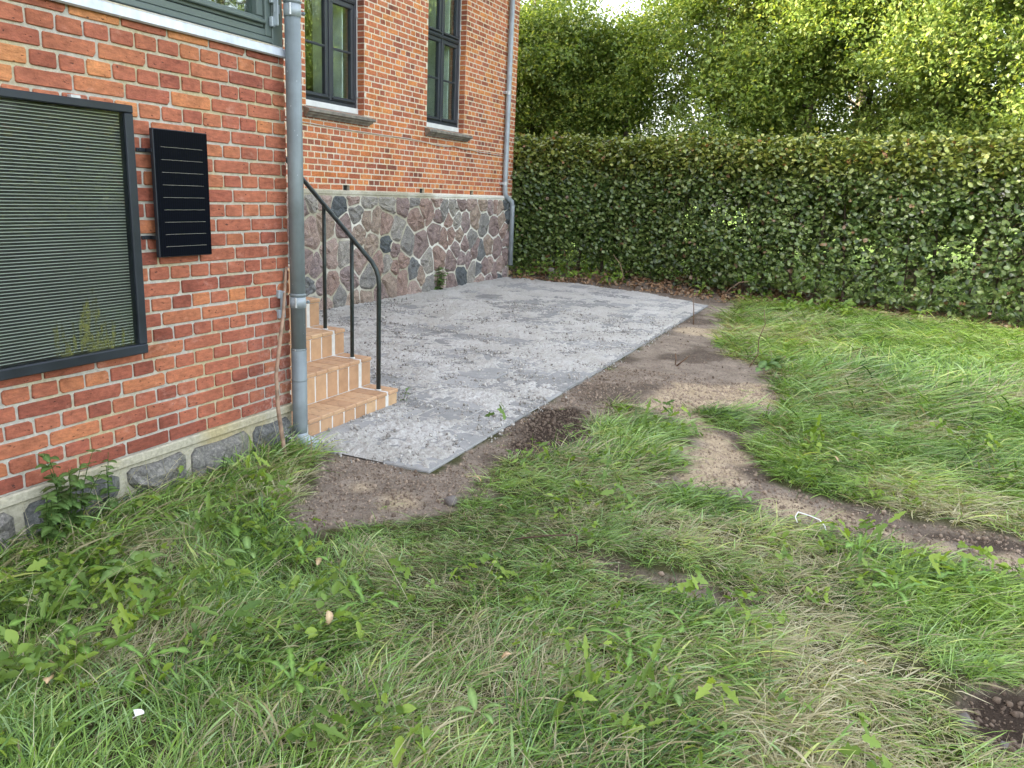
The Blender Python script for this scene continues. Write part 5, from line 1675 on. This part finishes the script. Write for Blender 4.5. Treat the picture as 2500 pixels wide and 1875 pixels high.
# band of ground elder in front of the hedge
xb, yb = scatter_points(11.0, 14.0, -3.5, 3.1, 60, rs)
hdd = hedge_dist(xb, yb)
kb = (hdd > -0.75) & (hdd < -0.15) & (fbm(xb, yb, 1.2, 3, 35) > np.where(yb > 0.9, 0.36, 0.56)) & (xb < 12.3 + 9 * (yb < 2.85))
kb &= ~((xb < 12.5) & (yb > 2.8))
xb, yb = xb[kb], yb[kb]
xd, yd = rs.uniform(11.0, 11.9, 60), rs.uniform(-2.6, -1.7, 60)       # leafy heap by the lawn corner
xe = np.concatenate([rs.uniform(1.25, 1.95, 110), rs.uniform(3.0, 3.75, 75), rs.uniform(2.15, 2.75, 40)]); ye = np.concatenate([rs.uniform(-0.95, -0.25, 110), rs.uniform(-3.7, -2.6, 75), rs.uniform(-0.7, -0.2, 40)])
xc, yc = scatter_points(1.2, 5.5, -4.2, -0.3, 130, rs); kc = inview(xc, yc) & ~excl(xc, yc) & (fbm(xc, yc, 2.6, 3, 44) > 0.60)
xe = np.concatenate([xe, xc[kc]]); ye = np.concatenate([ye, yc[kc]])
ke = dirt_mask(xe, ye) < 0.3; x = np.concatenate([x, xe[ke]]); y = np.concatenate([y, ye[ke]])
X_ = np.concatenate([x, xb, xd]); Y_ = np.concatenate([y, yb, yd]); n = len(X_)
big = np.concatenate([np.where(rs.rand(len(x)) < 0.3, 1.05, 0.65), np.full(len(xb), 1.8), np.full(len(xd), 2.0)])
o = scatter('ground_weeds', np.stack([X_, Y_, height(X_, Y_) + np.where(big > 1, rs.uniform(0.02, 0.15, n), rs.uniform(0.03, 0.06, n))], -1),
            np.stack([rs.normal(0, 0.3, n), rs.normal(0, 0.3, n), rs.uniform(0, 6.28, n)], -1), big * rs.uniform(0.7, 1.2, n), rs.randint(0, 8, n),
            dict(rn=rs.rand(n), tone=rs.rand(n) * 0.6), WV, label='small broad-leaved weeds scattered in the lawn and along the hedge foot')
o['category'] = 'weeds'
# leaf litter at the hedge foot
LV = []
for k in range(5): addvar(LV, 'litter_leaf', leaf_clump(rs, 4, 0.06, 0.035, 0.05, 1.2), M['litter'])
x, y = scatter_points(10.0, 14.2, -8, 3.1, 120, rs)
hdd = hedge_dist(x, y)
k = (hdd > -0.95) & (hdd < 0.4) & (rs.rand(len(x)) < np.where(hdd < -0.7, 0.35, 0.95)) & ~((x < 12.6) & (y > 2.7))
x, y = x[k], y[k]; n = len(x)
o = scatter('leaf_litter', np.stack([x, y, height(x, y) + 0.012], -1), np.stack([rs.normal(0, 0.2, n), rs.normal(0, 0.2, n), rs.uniform(0, 6.28, n)], -1), rs.uniform(0.8, 1.5, n), rs.randint(0, 5, n),
            dict(rn=rs.rand(n), tone=np.zeros(n)), LV, label='dry brown leaves lying along the foot of the hedge')
o['category'] = 'dead leaves'

# ------------------------------------------------------------------ hedge
HP = np.array(HEDGE); seg = np.linalg.norm(np.diff(HP, axis=0), axis=1); HL = np.concatenate([[0], np.cumsum(seg)])


def hpos(s_):
    s_ = np.clip(s_, 0, HL[-1] - 1e-6); i = np.clip(np.searchsorted(HL, s_, side='right') - 1, 0, len(seg) - 1)
    t = (s_ - HL[i]) / seg[i]; p = HP[i] + (HP[i + 1] - HP[i]) * t[..., None]; d = (HP[i + 1] - HP[i]) / seg[i][..., None]
    return p, np.stack([d[..., 1], -d[..., 0]], -1)       # normal that points towards the lawn


hedge = thing('beech_hedge', 'tall clipped green beech hedge behind the patio and lawn', 'hedge', (12.75, -1.0, 0.1))
HO = np.array([12.75, -1.0, 0.1])
rs = np.random.RandomState(101)
hv = []
for k in range(10): addvar(hv, 'beech_spray', leaf_clump(rs, 10, 0.076, 0.052, 0.055, 1.8, 0.9, False, False), M['hedge_leaf'])
NF, NTp, NB = 15500, 6500, 3500
sF = rs.uniform(0, HL[-1] * 0.93, NF); zF = rs.uniform(0.10, 2.2, NF); dF = np.abs(rs.normal(0, 0.11, NF))
half = 0.40
sT = rs.uniform(0, HL[-1] * 0.93, NTp); uT = rs.uniform(-0.45, 0.45, NTp); zT = 2.20 + rs.normal(0, 0.035, NTp) - 0.30 * np.abs(uT / 0.45) ** 3
sB = rs.uniform(0, HL[-1] * 0.93, NB); zB = rs.uniform(0.5, 2.2, NB)
pF, nF = hpos(sF); pT, nT = hpos(sT); pB, nB = hpos(sB)
bulge = (fbm(sF, zF, 1.1, 3, 40) - 0.5) * 0.26
offF = half - 0.30 * np.clip((zF - 1.78) / 0.42, 0, 1) ** 2 + bulge - dF - 0.12 * sstep(0.7, 0.15, zF)
# sparse, see-through area low on the right
sparse = sstep(0.50, 0.72, fbm(sF, zF, 0.75, 4, 41) + 0.50 * np.exp(-((sF - 7.2) ** 2 / 2.2 + (zF - 0.75) ** 2 / 0.30)) + 0.20 * sstep(0.75, 0.2, zF) + 0.10 * sstep(2.5, 6, sF) * sstep(0.8, 0.3, zF) - 0.15 * (zF > 1.6))
kF = rs.rand(NF) > sparse * 0.80
XF = np.stack([pF[:, 0] + nF[:, 0] * offF, pF[:, 1] + nF[:, 1] * offF, zF + 0.03], -1)[kF]
aF = np.arctan2(nF[:, 1], nF[:, 0])[kF]
XT = np.stack([pT[:, 0] + nT[:, 0] * uT, pT[:, 1] + nT[:, 1] * uT, zT + 0.05], -1)
XB = np.stack([pB[:, 0] - nB[:, 0] * 0.42, pB[:, 1] - nB[:, 1] * 0.42, zB], -1)
P_ = np.concatenate([XF, XT, XB]); n = len(P_)
k = ~((P_[:, 0] < 12.50) & (P_[:, 1] > 2.55))
az = np.concatenate([aF, rs.uniform(0, 6.28, NTp), rs.uniform(0, 6.28, NB)])
tilt = np.concatenate([rs.normal(0.75, 0.3, len(XF)), rs.normal(0, 0.35, NTp), rs.normal(0, 0.5, NB)])
rot = np.stack([rs.normal(0, 0.3, n), tilt, az], -1)
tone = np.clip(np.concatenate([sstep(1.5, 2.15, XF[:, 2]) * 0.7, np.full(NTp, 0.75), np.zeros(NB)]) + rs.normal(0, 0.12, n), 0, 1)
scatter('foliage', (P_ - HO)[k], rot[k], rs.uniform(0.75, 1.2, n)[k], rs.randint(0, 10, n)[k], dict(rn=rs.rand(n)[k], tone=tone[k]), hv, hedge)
s_ = 0.15
twig_all = MB()
while s_ < HL[-1] * 0.8:
    p, nn = hpos(np.array([s_])); p = p[0]; nn = nn[0]
    off = rs.uniform(-0.08, 0.12); r0 = rs.uniform(0.016, 0.038)
    base = np.array([p[0] + nn[0] * off, p[1] + nn[1] * off, hgt(p[0], p[1]) - 0.05]) - HO
    lx, ly = rs.uniform(-0.12, 0.12, 2)
    P5 = [tuple(base + np.array([lx * u + 0.03 * math.sin(u * 5 + s_), ly * u, u])) for u in np.linspace(0, 2.0, 7)]
    b = MB(); b.add(*tube(P5, [r0 * (1 - 0.1 * q) for q in range(7)], 7)); b.build('stem', M['stem'], hedge, smooth=True)
    dens = 34 if 6 < s_ < 10 else 18
    for q in range(dens):
        u = rs.uniform(0.15, 1.9); c = np.array(P5[min(6, int(u / 2.0 * 6))]); d = np.array([rs.normal(0, 1), rs.normal(0, 1), rs.uniform(-0.1, 0.5)]); d[:2] += nn * 0.5
        d /= np.linalg.norm(d); L_ = rs.uniform(0.2, 0.5); bend = rs.normal(0, 0.09, 3)
        twig_all.add(*tube([tuple(c), tuple(c + d * L_ * 0.35 + bend * 0.6), tuple(c + d * L_ * 0.7 + bend), tuple(c + d * L_ + bend * 0.4 + [0, 0, 0.05])], [0.006, 0.0045, 0.003, 0.0015], 4, False))
    s_ += rs.uniform(0.30, 0.48)
twig_all.build('twigs', M['stem'], hedge, fix=False)['kind'] = 'stuff'

# ------------------------------------------------------------------ trees beyond the hedge
rs = np.random.RandomState(131)
tv = []
for k in range(8): addvar(tv, 'leaf_spray', leaf_clump(rs, 22, 0.090, 0.078, 0.115, 1.1, 0.7, True, False), M['tree_leaf'])


def tree(x_, y_, h_, rad, z0, npts, tone0, label, lean=0.0, trunk_r=0.09, bark='bark', leafs=1.0, seed=0, group='trees beyond the hedge', name='maple_tree', gap=0.5, ns=1.0):
    rs = np.random.RandomState(500 + seed)
    g0 = 0.10
    t = thing(name, label, 'tree', (x_, y_, g0), group)
    tr = MB()
    P5 = [(lean * u * h_ * 0.5 + 0.08 * math.sin(u * 6 + seed), 0.06 * math.cos(u * 5 + seed), u * h_ * 0.92 - 0.1) for u in np.linspace(0, 1, 9)]
    tr.add(*tube(P5, [trunk_r * (1 - 0.1 * q) for q in range(9)], 9))
    tr.build('trunk', M[bark], t, smooth=True)
    lim = MB(); pts = []
    nl = int(16 + h_ * 1.5)
    for q in range(nl):
        u = rs.uniform(0.12 if z0 < 1 else z0 / h_, 0.97); c = np.array(P5[0]) * 0
        i = u * 8; i0 = min(7, int(i)); c = np.array(P5[i0]) * (1 - (i - i0)) + np.array(P5[i0 + 1]) * (i - i0)
        a = rs.uniform(0, 6.28); L_ = rad * rs.uniform(0.65, 1.1) * math.sin(math.pi * min(0.93, 0.22 + u * 0.72)) ** 0.6
        el = rs.uniform(0.1, 0.75); pr = [c]
        d = np.array([math.cos(a) * math.cos(el), math.sin(a) * math.cos(el), math.sin(el)])
        for w_ in range(4):
            d = d + rs.normal(0, 0.16, 3); d /= np.linalg.norm(d); pr.append(pr[-1] + d * L_ / 4)
        r0 = trunk_r * (0.42 - 0.25 * u)
        lim.add(*tube([tuple(v) for v in pr], [r0, r0 * 0.75, r0 * 0.5, r0 * 0.3, r0 * 0.12], 5, False))
        for w_ in range(int(npts / nl)):
            f_ = rs.uniform(0.2, 1.05); i = f_ * 4; i0 = min(3, int(i)); c2 = pr[i0] + (pr[i0 + 1] - pr[i0]) * (i - i0)
            sp_ = 0.16 + 0.20 * rad * 0.5
            pts.append(c2 + rs.normal(0, sp_, 3) * [1, 1, 0.75])
    lim.build('limbs', M[bark], t, fix=False)
    P = np.array(pts)
    wx, wy = P[:, 0] + x_, P[:, 1] + y_
    nz = fbm(wx * 1.0 + P[:, 2] * 0.35, P[:, 2] + wy, ns, 3, seed + 50)
    P = P[(nz > gap - 0.12 * rs.rand(len(P))) & (P[:, 2] > z0)]
    n = len(P)
    tone = np.clip(tone0 + (P[:, 2] / h_ - 0.5) * 0.6 + 0.12 + rs.normal(0, 0.15, n) + (fbm(P[:, 1] + y_, P[:, 2], 0.8, 3, seed) - 0.5) * 0.9, 0, 1)  # own yellowing plus sunlight painted into upper leaves and left-hand crowns
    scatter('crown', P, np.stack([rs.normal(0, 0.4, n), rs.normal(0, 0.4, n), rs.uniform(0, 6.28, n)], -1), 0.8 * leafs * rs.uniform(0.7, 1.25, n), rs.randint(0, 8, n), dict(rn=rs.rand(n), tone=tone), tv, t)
    return n


# front row, dense to the ground; named by what the picture shows beside each
FRONT = [(16.3, 6.2, 6.6, 1.9, 0.5, 2300, 0.55, 'yellow-green bushy tree right beside the far corner of the house'),
         (15.9, 3.9, 5.2, 1.8, 0.4, 2400, 0.25, 'dark green rounded tree beyond the left end of the hedge'),
         (16.6, 2.3, 4.9, 1.7, 0.5, 2200, 0.45, 'bushy tree below the gap of bright sky'),
         (17.4, 3.4, 5.0, 1.9, 0.3, 1700, 0.45, 'low bushy tree filling the gap behind the hedge, left of the middle'),
         (16.2, 0.4, 6.6, 1.9, 0.5, 2400, 0.40, 'tall leafy tree just right of the sky gap'),
         (16.0, -1.3, 6.4, 1.8, 0.5, 2300, 0.42, 'light green tree over the middle of the hedge'),
         (16.6, -2.2, 7.0, 1.9, 0.5, 2200, 0.42, 'tree crowded between its neighbours over the right half of the hedge'),
         (15.4, -3.4, 6.4, 1.8, 0.5, 2300, 0.38, 'leafy tree over the thin see-through part of the hedge'),
         (15.2, -4.9, 6.6, 1.9, 0.5, 2300, 0.38, 'green tree at the right edge above the hedge'),
         (14.2, -7.2, 6.6, 2.0, 0.5, 1700, 0.35, 'tree beyond the hedge just outside the right edge'),
         (13.2, -9.8, 7.0, 2.2, 0.5, 1500, 0.35, 'tree beyond the hedge farther to the right'),
         (11.6, -12.6, 7.0, 2.3, 0.5, 1300, 0.35, 'last tree of the row on the right')]
tot = 0
for i, a in enumerate(FRONT):
    a = a[:5] + (int(a[5] * 1.7),) + a[6:]
    tot += tree(*a, seed=i, gap=0.36 if a[1] > 3 else 0.40, ns=0.9)
BACK = [(20.5, 7.0, 13, 2.8, 2.0, 1500, 0.6, 'tall tree with two sunlit trunks behind the corner of the house', 0.02, 0.16, 'bark_lit'),
        (20.0, 5.6, 12, 2.4, 3.5, 900, 0.6, 'slim tall tree next to the sunlit trunks, left of the sky gap', 0.03, 0.12, 'bark_lit'),
        (22.5, 0.2, 13, 2.6, 3.0, 1200, 0.35, 'tall dark-limbed tree behind the row, right of the sky gap', -0.05, 0.17, 'bark'),
        (22.0, -1.9, 14, 2.7, 3.5, 1100, 0.4, 'tall tree with forked trunk showing against the sky', 0.06, 0.16, 'bark'),
        (21.5, -5.0, 14, 3.2, 2.5, 1600, 0.35, 'tall tree behind the row at the right', 0.0, 0.18, 'bark'),
        (20.0, -9.0, 14, 3.4, 2.5, 1300, 0.3, 'tall tree behind the row beyond the right edge', 0.0, 0.18, 'bark'),
        (17.5, -14.0, 14, 3.6, 2.5, 1200, 0.3, 'tall tree far right behind the end of the hedge', 0.0, 0.18, 'bark')]
for i, a in enumerate(BACK):
    tot += tree(a[0], a[1], a[2], a[3], a[4], a[5], a[6], a[7], lean=a[8], trunk_r=a[9], bark=a[10], seed=20 + i, gap=0.53, ns=0.6, leafs=1.15, name='tall_tree', group='tall trees behind the row')
print('tree clumps', tot)


# ------------------------------------------------------------------ small loose things
def dead(x_, y_, s_, label, rz=None, rx=0.2, ry=-0.3):
    o = link('dead_leaf', LM['dead'][LS.randint(4)], None, (x_, y_, hgt(x_, y_) + 0.045), (rx, ry, LS.uniform(0, 6.28) if rz is None else rz))
    o.scale = (s_ * 0.5,) * 3
    return tag(o, label, 'dead leaf', 'dead leaves on the grass')


dead(3.27, -1.22, 1.5, 'pale dead leaf on the soil and grass border right of the dark stone')
dead(3.03, -1.47, 1.1, 'small pinkish dead leaf in the grass below the soil border')
dead(1.84, -1.40, 1.35, 'large curled pale dead leaf in the left middle foreground', 0.6, 0.5, -0.7)
dead(1.24, -0.93, 1.3, 'dark brown dead leaf at the left edge of the foreground')
dead(2.17, -1.10, 1.1, 'crumpled brown dead leaf beside the flopped dandelion')
dead(2.46, -2.97, 1.0, 'dead leaf on dry grass at the lower right')
dead(1.94, -1.97, 0.9, 'small brown dead leaf on the grey dry grass, bottom middle')
dead(4.55, -2.78, 1.6, 'reddish dead leaf lying on the flattened grass right of the sandy track')


def rock(x_, y_, s_, label, cat='stone', name='loose_stone', mat='rock', fl=0.55, group=None):
    V_, F_ = blob(np.random.RandomState(int(abs(x_ * 971 + y_ * 77))), 9, fl)
    o = MB().add([(a * s_, b * s_ * 0.8, c * s_) for a, b, c in V_], [tuple(int(q) for q in f_) for f_ in F_]).build(name, M[mat], None, (x_, y_, hgt(x_, y_) + s_ * fl * 0.28), smooth=True)
    return tag(o, label, cat, group)


rock(3.03, -1.19, 0.085, 'dark rounded stone on the edge of the bare soil')
rock(2.395, -3.245, 0.07, 'grey lump at the left edge of the dark soil patch, bottom right')
rock(2.34, -3.34, 0.045, 'small grey stone below the larger lump at bottom right')
rock(12.95, 2.35, 0.24, 'pale rounded stone among weeds near the far end of the hedge', mat='concrete')
# white wire hoop
b = MB(); hp = []
for k in range(15):
    a = -0.2 + 3.6 * k / 14; hp.append((0.035 * math.cos(a) + 0.02 * k / 14, 0.085 * math.sin(a * 0.5 + 2.4), 0.03 + 0.035 * math.sin(math.pi * k / 14)))
hp = [(-0.02, 0.07, 0.02), (-0.01, 0.085, 0.05), (0.02, 0.075, 0.07), (0.02, 0.04, 0.065), (0.015, 0.0, 0.06), (0.0, -0.04, 0.055), (-0.025, -0.07, 0.035), (-0.05, -0.085, 0.005)]
hp = [(a * 0.8, b_ * 0.8, c * 0.75) for a, b_, c in hp]
b.add(*tube(hp, 0.0024, 8)); o = b.build('wire_hoop', M['white'], None, (3.52, -2.72, hgt(3.52, -2.72) + 0.03), smooth=True)
tag(o, 'bent white wire hoop lying on the grass below the track', 'wire')
# bent rusty rod
b = MB(); b.add(*tube([(0, -0.02, 0.01), (0, -0.02, 0.075), (0.004, -0.01, 0.083), (-0.03, 0.09, 0.070), (-0.08, 0.22, 0.045)], 0.0035, 7))
o = b.build('bent_rod', M['rust'], None, (2.83, -1.86, hgt(2.83, -1.86)), smooth=True); tag(o, 'thin bent rusty rod sticking out of the grass in the middle', 'rod')


def twig(x_, y_, pth, r, label, extra=None):
    b = MB(); b.add(*tube(pth, [r * (1 - 0.6 * q / (len(pth) - 1)) for q in range(len(pth))], 6))
    if extra: b.add(*tube(extra, r * 0.7, 5))
    o = b.build('twig', M['twig'], None, (x_, y_, hgt(x_, y_) - 0.01), smooth=True)
    return tag(o, label, 'twig', 'twigs standing in the bare soil')


twig(9.36, -0.93, [(0, 0, 0), (0.0, 0.01, 0.15), (0.0, 0.03, 0.34)], 0.009, 'straight dark twig upright at the patio edge farthest right')
twig(7.20, -1.90, [(0, 0, 0), (0.03, -0.06, 0.12), (0.05, -0.05, 0.26), (0.05, -0.09, 0.40), (0.1, -0.06, 0.52)], 0.006, 'tall thin curved twig standing in the grass edge')
twig(6.84, -1.32, [(0, 0, 0), (0.0, -0.09, 0.09), (0, -0.12, 0.12)], 0.009, 'short forked twig standing in the bare soil', [(0, 0.0, 0.02), (0.01, 0.0, 0.07), (0.01, 0.01, 0.12)])
# stripped pale stalks by the hedge
for (x_, y_, pth, lab) in ((12.55, 0.95, [(0, 0, 0), (0, -0.02, 0.18), (0, 0.05, 0.36), (0, 0.18, 0.50)], 'tall arched pale stalk in front of the left half of the hedge'),
                           (12.2, -0.85, [(0, 0.12, 0), (0, 0.02, 0.16), (0, -0.12, 0.28), (0, -0.25, 0.30)], 'low arched pale stalk by the far right corner of the patio'),
                           (12.9, 2.7, [(0, 0, 0), (0, 0.01, 0.15), (0, 0.0, 0.32)], 'short pale stalk standing near the far downpipe')):
    b = MB(); b.add(*tube(pth, 0.0045, 6)); o = b.build('pale_stalk', M['stick'], None, (x_, y_, hgt(x_, y_)), smooth=True); tag(o, lab, 'stalk', 'pale stalks by the hedge')
# torn leafy sprig on the track edge
sp_ = thing('leafy_sprig', 'torn sprig with dark bluish leaves lying at the edge of the track', 'sprig', (6.95, -2.12, hgt(6.95, -2.12) + 0.05))
b = MB(); b.add(*tube([(-0.2, 0.1, 0), (0, 0, 0.05), (0.22, -0.08, 0.08)], 0.005, 5)); b.build('stem', M['twig'], sp_)
for k in range(16):
    u = LS.uniform(-1, 1); o = link('leaf', LM['nettle'][LS.randint(4)], sp_, (0.2 * u, -0.09 * u + LS.uniform(-0.03, 0.03), 0.045 + 0.03 * u), (LS.uniform(-0.6, 0.6), LS.uniform(-0.6, 0.4), LS.uniform(0, 6.28))); o.scale = (1.6,) * 3
# feather
fe = thing('feather', 'small white feather on the grass near the bottom left corner', 'feather', (1.21, -1.29, hgt(1.21, -1.29) + 0.07))
V_ = []; F_ = []
for k in range(9):
    a = -0.9 + 0.225 * k; V_ += [(0, 0, 0), (0.022 * math.cos(a), 0.022 * math.sin(a), 0.006), (0.020 * math.cos(a + 0.16), 0.020 * math.sin(a + 0.16), 0.007)]; F_.append((3 * k, 3 * k + 1, 3 * k + 2))
MB().add(V_, F_).build('barbs', M['petal'], fe)
b = MB(); b.add(*tube([(-0.008, 0, 0), (0.014, 0, 0.003)], 0.0006, 5)); b.build('quill', M['petal'], fe)
# white yarrow by the downpipe
ya = thing('yarrow_plant', 'tiny white-flowered yarrow at the foot of the downpipe', 'flower', (3.12, -0.15, hgt(3.12, -0.15)))
for q, (dx, dy, hh) in enumerate(((0, 0, 0.13), (0.02, -0.012, 0.115), (-0.015, 0.01, 0.15))):
    b = MB(); b.add(*tube([(dx * 0.3, dy * 0.3, 0), (dx, dy, hh)], 0.0014, 5)); b.build('stem', M['nettle'], ya)
    b = MB()
    for k in range(9):
        a = 2.4 * k; r = 0.0045 * math.sqrt(k); c_ = (dx + r * math.cos(a), dy + r * math.sin(a), hh)
        b.add([(c_[0] + 0.0035 * math.cos(v), c_[1] + 0.0035 * math.sin(v), c_[2] + 0.001 * (v % 2)) for v in (0, 1.26, 2.5, 3.77, 5.0)], [(0, 1, 2, 3, 4)])
    b.build('flower_head', M['petal'], ya)
